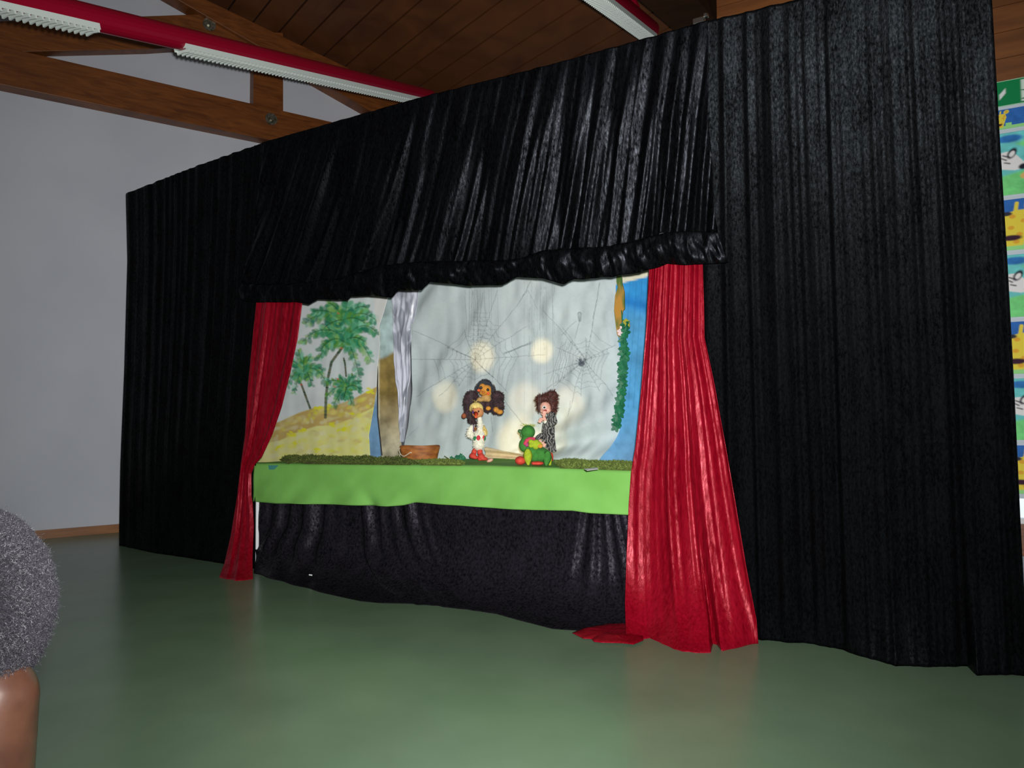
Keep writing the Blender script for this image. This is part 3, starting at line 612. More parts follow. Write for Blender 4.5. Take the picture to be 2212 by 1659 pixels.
bm = bmesh.new(); path = [ee(*p) for p in ((262, 460), (258, 560), (250, 660), (262, 720), (250, 800), (245, 900), (250, 960), (235, 1060), (230, 1120), (215, 1200), (195, 1290))]
for i in range(34):
    t_ = i / 33 * (len(path) - 1); k = min(len(path) - 2, int(t_)); f = t_ - k
    x = path[k][0] + (path[k + 1][0] - path[k][0]) * f; y = path[k][1] + (path[k + 1][1] - path[k][1]) * f
    P = on_y(x + rs.uniform(-3.5, 3.5), y, .715 + rs.uniform(-.012, .012)); leaf_star(bm, P, rs.uniform(.028, .042), rs.uniform(0, 6), rs.uniform(-.6, .6))
o = bm_obj('leaves', bm, IVY, iv); mod(o, 'SOLIDIFY', thickness=.0025)
bm = bmesh.new(); tube(bm, [on_y(1340, 380, .764), on_y(1341, 640, .764), on_y(1344, 690, .73)] + [on_y(x, y, .722) for x, y in path], .004, 6); bm_obj('stem', bm, IVY, iv)
# ------------------------------------------------------------------ moss, bowl and props on the table
def moss(name, outline, h, n, label, mat, bl=.02):
    P = [on_z(x, y, zT) for x, y in outline]
    for q in P: q.y = max(q.y, YF + .004 + .012 * abs(nz(q.x * 9)))
    xs = [p.x for p in P]; ys = [p.y for p in P]
    def inside(x, y):
        c = False
        for i in range(len(P)):
            a, b = P[i], P[(i + 1) % len(P)]
            if (a.y > y) != (b.y > y) and x < (b.x - a.x) * (y - a.y) / (b.y - a.y) + a.x: c = not c
        return c
    def edge(x, y):
        q = Vector((x, y, 0)); d = 9
        for i in range(len(P)):
            a, b = P[i].copy(), P[(i + 1) % len(P)].copy(); a.z = b.z = 0; t_ = max(0, min(1, (q - a).dot(b - a) / (b - a).length_squared)); d = min(d, (q - a.lerp(b, t_)).length)
        return d
    V, Fc = [], []; g = random.Random(n); k = 0
    while k < n:
        x, y = g.uniform(min(xs), max(xs)), g.uniform(min(ys), max(ys))
        if not inside(x, y): continue
        k += 1; e = min(1, edge(x, y) / .04); z = z_top(x) + .004 + h * math.sqrt(e) * (.6 + .4 * nz(x * 14, y * 14)) * g.uniform(.3, 1)
        a = g.uniform(0, 6.28); l = bl * g.uniform(.5, 1.1); d = Vector((math.cos(a), math.sin(a), g.uniform(.1, 1.2))).normalized() * l; s = d.cross(Vector((g.uniform(-1, 1), g.uniform(-1, 1), 1))).normalized() * .0028
        b = Vector((x, y, z)); i0 = len(V); V += [b - s, b + s, b + d * .6 + s * .8 , b + d, b + d * .6 - s * .8]; Fc.append((i0, i0 + 1, i0 + 2, i0 + 3, i0 + 4))
    # base mound
    nx, ny = 90, 12; i0 = len(V)
    for i in range(nx + 1):
        for j in range(ny + 1):
            x = min(xs) + (max(xs) - min(xs)) * i / nx; y = min(ys) + (max(ys) - min(ys)) * j / ny
            e = min(1, edge(x, y) / .04) if inside(x, y) else 0; V.append(Vector((x, y, z_top(x) + .0035 + h * .75 * math.sqrt(e) * (.7 + .3 * nz(x * 14, y * 14)) - (.004 if e == 0 else 0))))
    for i in range(nx):
        for j in range(ny):
            q = i0 + i * (ny + 1) + j
            if max(V[q].z, V[q + 1].z, V[q + ny + 1].z, V[q + ny + 2].z) > z_top(V[q].x) + .004: Fc.append((q, q + ny + 1, q + ny + 2, q + 1))
    return tag(mesh_obj(name, V, Fc, mat, None, False), label, 'moss', None, 'stuff')
MO1 = noise_mat(M('moss_dark', (.1, .15, .02), .9), (.045, .075, .010), (.14, .18, .032), (60, 60, 60), 2, 0, .3, .7)
MO2 = noise_mat(M('moss_light', (.2, .3, .05), .9), (.08, .13, .016), (.22, .29, .06), (60, 60, 60), 2, 0, .3, .7)
moss('moss_mat', [(588, 1006), (615, 1000), (700, 1003), (800, 1006), (880, 1007), (880, 999), (790, 996), (700, 994), (610, 991)], .050, 9500, 'long dark mat of green moss lying below the palm painting', MO1)
moss('moss_mat', [(886, 1008), (930, 1008), (985, 1008), (1000, 1003), (992, 998), (930, 999), (886, 999)], .024, 3200, 'lighter green patch of moss in front of the brown bowl', MO2)
moss('moss_mat', [(1198, 1004), (1215, 1012), (1280, 1016), (1375, 1018), (1375, 1006), (1280, 1003), (1215, 999)], .028, 6000, 'loose straggly moss on the table left of the right red drape', MO2, .026)
# bowl
bc = on_z(907, 997, zT); wl = bpy.data.objects.new('wooden_bowl', None)
bl = thing('basket_bowl', 'brown oval wooden bowl with a cord on the table moss', 'bowl', (bc.x, bc.y, z_top(bc.x) + .004), R(-0) + AZ)
mpp = (bc - CAM).dot(_f) / F_PX
BOWL = noise_mat(M('bowl_wood', (.3, .1, .02), .6), lin((118, 66, 22), .85), lin((168, 104, 46), .85), (14, 14, 30), 4, .1)
a0, a1, hh = 38 * mpp, 43.5 * mpp, 33 * mpp; V, Fc = [], []; prof = [(0, .004), (a0 * .86, 0), (a0 * .95, .004), (a0 * 1.0, hh * .14), (a0 * 1.05, hh * .45), (a1 * .985, hh * .8), (a1, hh * .86), (a1, hh * .98), (a1 * .985, hh), (a1 * .95, hh * .99), (a1 * .93, hh * .8), (a0 * .92, .012), (0, .01)]
N = 56
for r_, z in prof:
    for k in range(N):
        q = 2 * math.pi * k / N; V.append((r_ * math.cos(q), r_ * .62 * math.sin(q), z + (.003 * math.sin(3 * q) if z > hh * .5 else 0)))
for i in range(len(prof) - 1):
    for k in range(N): Fc.append((i * N + k, i * N + (k + 1) % N, (i + 1) * N + (k + 1) % N, (i + 1) * N + k))
mesh_obj('bowl_body', V, Fc, BOWL, bl)
ROPE = M('cream_cord', (.62, .56, .42), .8)
bm = bmesh.new()
P = [(-a1 * .97, -.012, hh * .9), (-a1 * 1.02, -.02, hh * .7), (-a1 * .9, -a1 * .30, hh * .45), (-a1 * .72, -a1 * .46, hh * .35), (-a1 * .5, -a1 * .55, hh * .5), (-a1 * .38, -a1 * .59, hh * .6), (-a1 * .33, -a1 * .59, hh * .55)]
def smooth_path(P, n=6):
    P = [Vector(p) for p in P]; o = []
    for i in range(len(P) - 1):
        p0, p1, p2, p3 = P[max(i - 1, 0)], P[i], P[i + 1], P[min(i + 2, len(P) - 1)]
        for k in range(n): t_ = k / n; o.append(.5 * ((2 * p1) + (p2 - p0) * t_ + (2 * p0 - 5 * p1 + 4 * p2 - p3) * t_ ** 2 + (3 * p1 - p0 - 3 * p2 + p3) * t_ ** 3))
    return o + [P[-1]]
tube(bm, smooth_path(P), .0035, 6)
tube(bm, smooth_path([(-a1 * .97, -.02, hh * .5), (-a1 * .99, -.03, hh * .2), (-a1 * .97, -.03, .006)]), .0035, 6)
tube(bm, smooth_path([(-a1 * .99, -.02, .02), (-a1 * 1.2, -.01, .024), (-a1 * 1.5, 0, .022), (-a1 * 1.95, .0, .02)]), .0035, 6)
bm_obj('cord', bm, ROPE, bl, True)
def leafpile(cx, cy, w_, h, n, label, seed):
    g = random.Random(seed); c = on_z(cx, cy, zT); bm = bmesh.new()
    for _ in range(n):
        P = Vector((g.gauss(0, w_ * .4), g.gauss(0, .02), abs(g.gauss(.2, .35)) * h + .006)); r_ = Vector((math.cos(AZ), math.sin(AZ), 0)); leaf_star(bm, P, .015, g.uniform(0, 6), g.uniform(-.8, .8), r_, Vector((0, g.uniform(-.3, .3), 1)).normalized())
    bm2 = bmesh.new(); tube(bm, smooth_path([(-w_, 0, .012), (-w_ * .3, .01, .02), (w_ * .5, -.01, .016), (w_ * 1.1, 0, .01)]), .003, 5)
    o = bm_obj('leaf_sprig', bm, IVY); o.location = c; mod(o, 'SOLIDIFY', thickness=.002); return tag(o, label, 'leaves')
leafpile(851, 990, .05, .045, 26, 'dark green leaf sprig at the left of the brown bowl', 1)
leafpile(992, 994, .05, .030, 20, 'dark green leaf sprig to the right of the brown bowl', 2)
P = [on_z(960, 985, zT + .03), on_z(975, 994, zT + .012), on_z(990, 998, zT + .008)]
bm = bmesh.new(); tube(bm, P, .003, 5); tag(bm_obj('white_stick', bm, ROPE), 'thin pale stick leaning from the bowl toward the right leaf sprig', 'stick')
bm = bmesh.new()
prism(bm, [on_y(x, y, YF - .004) for x, y in ((580, 1005), (602, 1005), (593, 1014), (582, 1018))], (0, -.002, 0)); tag(bm_obj('teal_rag', bm, M('teal_cloth', (.05, .25, .22), .8)), 'small teal rag over the front left edge of the green cover', 'rag')
bm = bmesh.new(); q = on_z(671, 1241 + 0, .03); box(bm, on_y(671, 1242, -.13), (.026, .004, .008)); tag(bm_obj('paper_scrap', bm, WHITEP), 'tiny white scrap on the black cloth below the table', 'scrap')
bm = bmesh.new(); prism(bm, [on_z(x, y, zT + .02) for x, y in ((1262, 1014), (1290, 1011), (1292, 1014), (1268, 1017))], (0, 0, .003)); tag(bm_obj('foil_scrap', bm, WHITEP), 'small pale paper scrap in the right moss', 'scrap')
# ------------------------------------------------------------------ puppets
def hull(name, parent, mat, parts, vox=.004, sm=4, smooth=True, dis=0.0):
    """one continuous surface grown from overlapping ellipsoids (centre, radii[, tilt])"""
    bm = bmesh.new()
    for p in parts:
        c, r_ = p[0], p[1]; rot = Matrix.Rotation(p[2], 4, 'Y') if len(p) > 2 else Matrix.Identity(4)
        bmesh.ops.create_icosphere(bm, subdivisions=3, radius=1, matrix=Matrix.Translation(Vector(c)) @ rot @ Matrix.Diagonal((r_[0], r_[1], r_[2], 1)))
    o = bm_obj(name, bm, mat, parent, smooth)
    if len(parts) > 1 or dis: mod(o, 'REMESH', mode='VOXEL', voxel_size=vox, use_smooth_shade=True); mod(o, 'SMOOTH', iterations=sm, factor=.5)
    return o
def chain(pts, rad, n=5):
    """ellipsoids strung along a polyline: a tapering limb"""
    o = []; pts = [Vector(p) for p in pts]
    for i in range(len(pts) - 1):
        for k in range(n): t_ = k / n; r_ = rad[i] + (rad[i + 1] - rad[i]) * t_; o.append((pts[i].lerp(pts[i + 1], t_), (r_, r_, r_)))
    o.append((pts[-1], (rad[-1],) * 3)); return o
def fur(name, parent, mat, parts, n, L, wd=.0022, seed=1, droop=.4, ymax=9):
    V, Fc = [], []; g = random.Random(seed); wts = [p[1][0] * p[1][2] + 1e-9 for p in parts]
    for _ in range(n):
        p = g.choices(parts, wts)[0]; d = Vector((g.gauss(0, 1), g.gauss(0, 1), g.gauss(0, 1))).normalized()
        if d.y > .45: d.y *= -1
        q = Vector((d.x * p[1][0], d.y * p[1][1], d.z * p[1][2])); nn = Vector((d.x / p[1][0], d.y / p[1][1], d.z / p[1][2])).normalized()
        if len(p) > 2: rm = Matrix.Rotation(p[2], 3, 'Y'); q = rm @ q; nn = rm @ nn
        b = Vector(p[0]) + q * .96; l = L * g.uniform(.5, 1.2); e = (nn + Vector((g.gauss(0, .35), g.gauss(0, .35), g.gauss(-droop, .35)))).normalized() * l
        s = e.cross(nn if abs(nn.dot(e.normalized())) < .95 else Vector((1, 0, 0))); s = (s.normalized() if s.length > 1e-6 else Vector((1, 0, 0))) * wd
        i0 = len(V); V += [b - s, b + s, b + e * .55 + s * .7 + nn * l * .1, b + e]; Fc.append((i0, i0 + 1, i0 + 2, i0 + 3))
    return mesh_obj(name, V, Fc, mat, parent, False)
def pup(name, label, c0, Y, base_c):
    """root of a puppet; returns (root, f) with f(cx, cy, y) -> local point from close-up coordinates, and metres per unit"""
    px, py = 980 + c0 / 7.542, 800 + base_c / 7.542
    P = on_y(px, py, Y); depth = (P - CAM).dot(_f); k = depth / F_PX / 7.542
    zb = P.z; hd = (P - CAM); ang = math.atan2(hd.y, hd.x) - math.pi / 2
    t = thing(name, label, 'puppet', P, ang)
    return t, (lambda x, y, d=0.0: Vector(((x - c0) * k, d, (base_c - y) * k))), k
def m2(name, c, r_=.8, v=.25, sc=60): c = lin(c, .95); return noise_mat(M(name, c, r_), tuple(x * (1 - v) for x in c), tuple(min(.95, x * (1 + v)) for x in c), (sc,) * 3, 3)
FURB = m2('brown_fur', (62, 44, 48), .9, .5, 40); FURG = m2('grey_fur', (62, 66, 74), .9, .4); TAN = m2('tan_felt', (206, 140, 50), .8, .15); ORG = m2('orange_felt', (226, 96, 50), .8, .1)
YEL = m2('yellow_felt', (210, 190, 130), .85, .2); EYE = M('dark_eye', (.015, .012, .012), .2); WHT = m2('cream_wool', (228, 226, 208), .9, .12); RDF = m2('red_felt', (206, 66, 50), .7, .1)
STRAW = m2('straw_yellow', (222, 200, 120), .8, .2); SKIN = m2('puppet_skin', (206, 140, 90), .7, .1); PK = m2('puppet_pink', (226, 170, 150), .6, .08); HAIR = m2('auburn_hair', (78, 40, 32), .7, .35)
GRN = m2('green_plush', (56, 124, 46), .9, .15); LIME = m2('lime_felt', (152, 172, 30), .85, .15); MAG = m2('magenta_felt', (196, 60, 86), .85, .2); DGR = m2('dark_green_felt', (30, 120, 70), .8, .1); HEART = m2('red_patch', (206, 50, 64), .8, .1)
EYEW = M('eye_white', (.8, .78, .72), .4); PURP = M('purple_patch', (.08, .03, .16), .7); MOUTH = M('mouth_red', (.35, .03, .03), .6); STRG = M('pale_string', (.34, .35, .35), .8)
def strings(root, pts, ztop):
    bm = bmesh.new()
    for p in pts:
        q = Vector((p.x * .8, p.y - .01, ztop - root.location.z)); tube(bm, [p, q], .00032, 3)
    q = Vector((0, -.01, ztop - root.location.z)); bm_obj('strings', bm, STRG, root)
    bm = bmesh.new(); box(bm, q + Vector((0, 0, .01)), (.16, .015, .015)); box(bm, q + Vector((0, 0, .01)), (.015, .12, .014)); bm_obj('control_bar', bm, WOODB, root)
# --- monkey, hanging
t, f, k = pup('monkey_puppet', 'dark furry monkey puppet with orange face hanging behind the duck', 500, .50, 900)
head = [(f(510, 270, 0), (122 * k, .05, 125 * k)), (f(400, 290, .02), (46 * k, .02, 60 * k)), (f(635, 300, .02), (44 * k, .02, 60 * k))]; hull('head', t, FURG, head); fur('head_fur', t, FURG, head, 1500, .010, seed=2)
ears = [(f(395, 260, .02), (38 * k, .012, 52 * k)), (f(645, 275, .02), (36 * k, .012, 48 * k))]
for e in ears: hull('ear', t, m2('ear_grey', (120, 112, 104), .9), [e])
fc = hull('face', t, TAN, [(f(470, 270, -.045), (50 * k, .018, 55 * k)), (f(525, 320, -.05), (90 * k, .02, 80 * k)), (f(575, 370, -.045), (40 * k, .02, 60 * k)), (f(490, 370, -.05), (72 * k, .028, 45 * k)), (f(560, 300, -.045), (50 * k, .02, 55 * k))], .003)
for x, y in ((450, 290), (558, 324)): hull('eye', fc, EYE, [(f(x, y, -.071), (23 * k, .006, 25 * k))])
for x, y in ((412, 330), (562, 378)): hull('cheek', fc, ORG, [(f(x, y, -.062), (28 * k, .008, 24 * k))])
hull('nose', fc, m2('nose_brown', (196, 110, 40), .7), [(f(487, 365, -.078), (30 * k, .008, 20 * k))])
hull('muzzle', t, m2('beige_plush', (190, 150, 90), .9, .15), [(f(530, 450, -.03), (84 * k, .034, 66 * k)), (f(560, 470, -.035), (52 * k, .03, 50 * k)), (f(440, 478, -.03), (66 * k, .032, 44 * k))], .004)
la = [(f(300, 420, .0), (105 * k, .035, 90 * k)), (f(230, 520, 0), (68 * k, .032, 140 * k)), (f(240, 680, 0), (62 * k, .03, 90 * k)), (f(290, 800, 0), (62 * k, .028, 70 * k), .5), (f(340, 870, 0), (40 * k, .022, 50 * k), .5)]
hull('arm', t, FURB, la, .005); fur('arm_fur', t, FURB, la, 1600, .014, seed=3)
ra = [(f(700, 420, 0), (85 * k, .035, 90 * k)), (f(745, 440, 0), (75 * k, .034, 95 * k)), (f(705, 560, 0), (85 * k, .034, 130 * k)), (f(760, 590, 0), (58 * k, .032, 120 * k)), (f(670, 640, 0), (60 * k, .03, 80 * k)), (f(750, 680, 0), (65 * k, .03, 50 * k))]
hull('arm', t, FURB, ra, .005); fur('arm_fur', t, FURB, ra, 1700, .013, seed=4)
hull('paw', t, TAN, [(f(690, 640, -.028), (45 * k, .018, 48 * k)), (f(750, 680, -.03), (55 * k, .018, 42 * k))], .004)
lg = [(f(560, 560, 0), (50 * k, .03, 90 * k)), (f(550, 640, 0), (62 * k, .03, 52 * k)), (f(600, 560, .02), (90 * k, .03, 90 * k)), (f(420, 560, .025), (150 * k, .03, 100 * k))]
hull('body', t, FURB, lg, .005); fur('body_fur', t, FURB, lg, 700, .011, seed=5)
hull('paw', t, TAN, [(f(565, 620, -.03), (42 * k, .012, 36 * k))])
hull('paw', t, m2('brown_paw', (150, 80, 50), .8), [(f(172, 738, -.01), (42 * k, .02, 46 * k), .4)])
strings(t, [f(400, 200), f(640, 220), f(230, 400), f(760, 380)], 2.2)
# --- duck puppet with straw hair
t, f, k = pup('duck_puppet', 'white goose puppet with straw hair, orange beak and red boots at centre', 400, .36, 1500)
t.location.z = z_top(t.location.x) + .006
hull('head', t, SKIN, [(f(395, 690, -.0), (100 * k, .036, 100 * k))])
cap = [(f(365, 640, .004), (108 * k, .040, 100 * k))]
bm = bmesh.new(); g = random.Random(5)
for i in range(260):
    a = g.uniform(-math.pi, math.pi); c = f(370, 640, 0); R0 = 110 * k; endz = g.uniform(-.35, .1) if math.sin(a) > -.4 or abs(math.cos(a)) > .8 else g.uniform(.10, .3)
    pts_ = [];
    for q in np.linspace(.05, 1, 6):
        ph = q * (math.pi / 2 - math.asin(max(-.95, min(.95, endz)))); pts_.append(c + Vector((R0 * math.sin(ph) * math.cos(a), .040 * math.sin(ph) * math.sin(a), R0 * math.cos(ph))))
    tube(bm, pts_, .0022, 4)
for dx in (-60, -30, 10, 30): tube(bm, [f(370, 535), f(370 + dx, 500 - g.uniform(0, 20))], .0012, 4)
bm_obj('straw_hair', bm, STRAW, t, True)
V0 = f(372, 735, -.035); bm = bmesh.new(); bmesh.ops.create_cone(bm, cap_ends=True, segments=14, radius1=42 * k, radius2=4 * k, depth=.045, matrix=Matrix.Translation(f(368, 738, -.048)) @ Matrix.Rotation(R(112), 4, 'X')); bm_obj('beak', bm, m2('beak_orange', (226, 76, 30), .6, .1), t, True)
hull('beak_tip', t, ORG, [(f(365, 770, -.052), (24 * k, .012, 22 * k))])
hull('eye', t, EYE, [(f(408, 680, -.036), (15 * k, .005, 18 * k))]); hull('eye', t, PURP, [(f(318, 690, -.028), (18 * k, .007, 28 * k))])
bod = [(f(425, 800), (42 * k, .013, 40 * k))] + chain([f(425, 790), f(440, 900), f(430, 1000)], [40 * k, 46 * k, 60 * k]) + [(f(425, 1060), (88 * k, .03, 90 * k)), (f(415, 1150), (96 * k, .034, 100 * k)), (f(410, 1230), (88 * k, .032, 80 * k))]
hull('body', t, WHT, bod, .004); fur('down', t, WHT, [(f(415, 1150), (94 * k, .034, 98 * k)), (f(410, 1230), (88 * k, .032, 78 * k)), (f(425, 1040), (84 * k, .03, 85 * k)), (f(435, 920), (46 * k, .015, 110 * k))], 1300, .010, .0016, 7, .2)
w1 = [(f(290, 960), (48 * k, .012, 70 * k), .5), (f(270, 1050), (56 * k, .012, 70 * k), -.5)]; hull('wing', t, WHT, w1, .004); fur('feathers', t, WHT, w1, 300, .014, .0018, 8)
w2 = [(f(500, 990), (36 * k, .012, 80 * k), -.3)]; hull('wing', t, STRAW, w2); fur('feathers', t, STRAW, w2, 220, .012, .0018, 9)
hull('strap', t, PURP, chain([f(325, 900, -.006), f(328, 1000, -.012)], [13 * k, 14 * k]))
hull('sleeve_patch', t, m2('brown_patch', (140, 84, 40), .8), [(f(355, 965, -.01), (26 * k, .01, 34 * k))])
for x, y, m_ in ((405, 1110, HEART), (490, 1110, HEART), (350, 1118, DGR), (505, 1120, DGR)): hull('flower_patch', t, m_, [(f(x, y, -.030 if m_ is HEART and x < 450 else (-.018 if x > 450 else -.022)), ((32 if x < 450 else 22) * k, .008, 44 * k if m_ is HEART else 36 * k))])
hull('boot', t, RDF, [(f(335, 1340), (42 * k, .016, 60 * k)), (f(310, 1400, -.01), (58 * k, .028, 50 * k)), (f(360, 1430, -.01), (50 * k, .028, 30 * k))], .004)
hull('boot', t, RDF, [(f(430, 1340), (46 * k, .016, 60 * k)), (f(450, 1410, -.01), (56 * k, .028, 50 * k)), (f(490, 1450, -.012), (70 * k, .026, 32 * k)), (f(430, 1460, -.01), (40 * k, .02, 24 * k))], .004)
hull('shoe_sole', t, PK, [(f(590, 1478, -.01), (58 * k, .018, 30 * k), -.4)])
strings(t, [f(300, 640), f(450, 640), f(270, 1040, -.0)], 2.15)
# --- witch-like puppet in striped dress
t, f, k = pup('girl_puppet', 'puppet with messy brown hair, pink face and grey striped dress at right', 1560, .48, 1480)
t.location.z = z_top(t.location.x) + .006
hull('head', t, PK, [(f(1500, 590, 0), (95 * k, .034, 100 * k)), (f(1450, 650, -.01), (40 * k, .02, 40 * k)), (f(1540, 640, -.0), (60 * k, .03, 60 * k))], .003)
hr = [(f(1480, 450, .008), (130 * k, .038, 70 * k)), (f(1400, 480, 0), (60 * k, .03, 70 * k)), (f(1590, 470, .012), (110 * k, .038, 120 * k)), (f(1620, 580, .014), (70 * k, .034, 130 * k)), (f(1640, 400, .01), (60 * k, .03, 80 * k)), (f(1400, 580, .01), (40 * k, .026, 90 * k)), (f(1580, 370, .01), (60 * k, .03, 40 * k))]
hull('hair', t, HAIR, hr, .004); fur('hair_tufts', t, HAIR, hr, 1500, .020, .002, 11, .1)
hull('eye_white', t, EYEW, [(f(1482, 596, -.036), (36 * k, .007, 32 * k))]); hull('eye', t, EYE, [(f(1484, 598, -.042), (18 * k, .005, 16 * k))]); hull('mouth', t, MOUTH, [(f(1492, 650, -.034), (34 * k, .008, 18 * k), -.2)])
hull('nose', t, PK, [(f(1455, 640, -.04), (16 * k, .014, 20 * k))])
STR = M('striped_cloth', (.3, .3, .3), .85); tt = STR.node_tree; tc = nd(STR, 'ShaderNodeTexCoord'); wv = nd(STR, 'ShaderNodeTexWave'); wv.inputs['Scale'].default_value = 19; wv.inputs['Distortion'].default_value = 14; wv.inputs['Detail'].default_value = 2.5; wv.inputs['Detail Scale'].default_value = 1.4
cr = nd(STR, 'ShaderNodeValToRGB'); cr.color_ramp.elements[0].position = .42; cr.color_ramp.elements[1].position = .55; cr.color_ramp.elements[0].color = (.014, .014, .016, 1); cr.color_ramp.elements[1].color = (.22, .22, .20, 1)
tt.links.new(tc.outputs['Object'], wv.inputs['Vector']); tt.links.new(wv.outputs[0], cr.inputs[0]); tt.links.new(cr.outputs[0], tt.nodes['Principled BSDF'].inputs['Base Color'])
# dress: gathered skirt
V, Fc = [], []; NS = 64; rows = [(1560, 730, 60), (1570, 800, 95), (1555, 880, 100), (1545, 960, 100), (1545, 1050, 100), (1550, 1150, 98), (1565, 1230, 90), (1590, 1300, 75)]
for (x, y, r_) in rows:
    c = f(x, y)
    for q in range(NS): a = 2 * math.pi * q / NS; rr = r_ * k * (1 + .20 * math.sin(9 * a + y * .01) * (y - 700) / 600); V.append(c + Vector((rr * math.cos(a), rr * .6 * math.sin(a), 0.02 * .3 * math.cos(a * 2) - (0.012 * math.cos(a) if y > 1250 else 0))))
for i in range(len(rows) - 1):
    for q in range(NS): Fc.append((i * NS + q, i * NS + (q + 1) % NS, (i + 1) * NS + (q + 1) % NS, (i + 1) * NS + q))
o = mesh_obj('dress', V, Fc, STR, t); mod(o, 'SUBSURF', levels=1, render_levels=1)
hull('sleeve', t, STR, chain([f(1600, 730, -.012), f(1640, 830, -.03), f(1560, 870, -.04), f(1500, 830, -.045)], [70 * k, 56 * k, 50 * k, 38 * k]), .004)
hull('cuff', t, WHT, [(f(1500, 830, -.047), (36 * k, .014, 34 * k))])
def phand(name, root, mat, c, dirv, s):
    P = [(c, (s * .55, s * .35, s * .5))]; side = dirv.cross(Vector((0, 1, 0))).normalized()
    for i, o_ in enumerate((-.42, -.14, .14, .42)): P += chain([c + side * (o_ * s * .8), c + dirv * s * (.9 + .25 * math.cos(o_ * 2)) + side * (o_ * s * 1.1)], [s * .2, s * .15], 4)
    P += chain([c + side * s * .4, c + side * s * .95 + dirv * s * .35], [s * .2, s * .15], 3); return hull(name, root, mat, P, .0018, 2)
hull('forearm', t, PK, chain([f(1500, 800, -.05), f(1470, 740, -.052)], [26 * k, 24 * k])); phand('hand', t, PK, f(1480, 720, -.054), Vector((.15, 0, 1)).normalized(), 55 * k)
phand('hand', t, PK, f(1420, 790, -.05), Vector((-.4, 0, -1)).normalized(), 48 * k)
hull('forearm', t, PK, chain([f(1490, 790, -.048), f(1430, 780, -.05)], [22 * k, 22 * k]))
hull('sleeve', t, STR, chain([f(1480, 1060, -.03), f(1430, 1060, -.04), f(1370, 1090, -.045)], [44 * k, 52 * k, 40 * k]), .004)
phand('hand', t, PK, f(1440, 1185, -.05), Vector((1, 0, -.5)).normalized(), 55 * k)
hull('forearm', t, PK, chain([f(1400, 1110, -.044), f(1430, 1180, -.048)], [22 * k, 22 * k]))
hull('shoe', t, RDF, [(f(1590, 1400), (36 * k, .02, 72 * k)), (f(1580, 1450, -.012), (50 * k, .03, 28 * k))], .004)
hull('shoe', t, RDF, [(f(1530, 1400, .012), (32 * k, .02, 72 * k)), (f(1515, 1452, .0), (48 * k, .03, 26 * k))], .004)
strings(t, [f(1530, 380), f(1640, 420), f(1420, 780, -.05)], 2.15)
# --- green bird puppet seated in front
t, f, k = pup('bird_puppet', 'green plush bird puppet with red scarf and lime wings sitting in front', 1300, .20, 1545)
t.location.z = z_top(t.location.x) + .006
hull('body', t, GRN, [(f(1215, 1015), (118 * k, .05, 112 * k))] + [(f(1180, 1150), (80 * k, .036, 80 * k)), (f(1160, 1230), (98 * k, .042, 120 * k)), (f(1280, 1330), (130 * k, .05, 110 * k)), (f(1400, 1390), (170 * k, .06, 130 * k)), (f(1340, 1440), (150 * k, .05, 70 * k)), (f(1490, 1380), (80 * k, .045, 90 * k))], .004, 6)
hull('beak', t, m2('beak_olive', (70, 110, 60), .7), [(f(1088, 1005, 0), (44 * k, .018, 36 * k), .3), (f(1105, 1070, 0), (24 * k, .014, 40 * k), -.3)], .003)
bm = bmesh.new(); g = random.Random(9)
for _ in range(46): b = f(1215 + g.uniform(-60, 80), 925 + g.uniform(-5, 15)); tube(bm, [b, b + Vector((g.uniform(-.03, .03), g.uniform(-.01, .01), g.uniform(.0, .02)))], .0009, 4)
bm_obj('crest', bm, LIME, t)
hull('scarf', t, MAG, chain([f(1165, 1200, -.045), f(1195, 1150, -.048), f(1240, 1120, -.045), f(1310, 1125, -.035)], [30 * k, 34 * k, 30 * k, 28 * k]), .004)
hull('scarf_end', t, m2('purple_felt', (160, 60, 110), .8), [(f(1195, 1220, -.048), (34 * k, .01, 36 * k))])
hull('ruffle', t, LIME, [(f(x, y, -.05), (r_ * k, .014, r_ * k)) for x, y, r_ in ((1260, 1170, 42), (1300, 1210, 50), (1350, 1180, 46), (1390, 1210, 44), (1260, 1230, 40), (1340, 1250, 50), (1420, 1230, 34))], .004, 2)
hull('ruffle_patch', t, TAN, [(f(1410, 1240, -.058), (40 * k, .010, 36 * k))])
def feather(c, w_, h, tilt, mat, name):
    V, Fc = [], []; n = 14
    for i in range(n + 1):
        q = i / n; ww = w_ * math.sin(math.pi * q ** .8) ** .8 + .0005
        for s_ in (-1, -.5, 0, .5, 1): V.append(Vector((s_ * ww, -.012 * (1 - s_ * s_) + .01 * math.sin(q * 3), h * (.5 - q))))
    for i in range(n):
        for j in range(4): Fc.append((i * 5 + j, i * 5 + j + 1, i * 5 + j + 6, i * 5 + j + 5))
    mt = Matrix.Translation(c) @ Matrix.Rotation(tilt, 4, 'Y'); o = mesh_obj(name, [mt @ v for v in V], Fc, mat, t); mod(o, 'SOLIDIFY', thickness=.006); return o
feather(f(1212, 1415, -.058), 62 * k, 255 * k, -.05, LIME, 'wing'); feather(f(1520, 1440, -.05), 58 * k, 230 * k, .12, GRN, 'wing'); feather(f(1560, 1460, -.03), 30 * k, 190 * k, -.08, LIME, 'wing')
hull('foot', t, RDF, [(f(1090, 1475, -.03), (90 * k, .04, 72 * k))]); hull('foot', t, RDF, [(f(1370, 1515, -.06), (100 * k, .03, 34 * k)), (f(1300, 1515, -.06), (36 * k, .026, 32 * k))], .004)
strings(t, [f(1160, 930), f(1300, 960), f(1400, 1270)], 2.15)
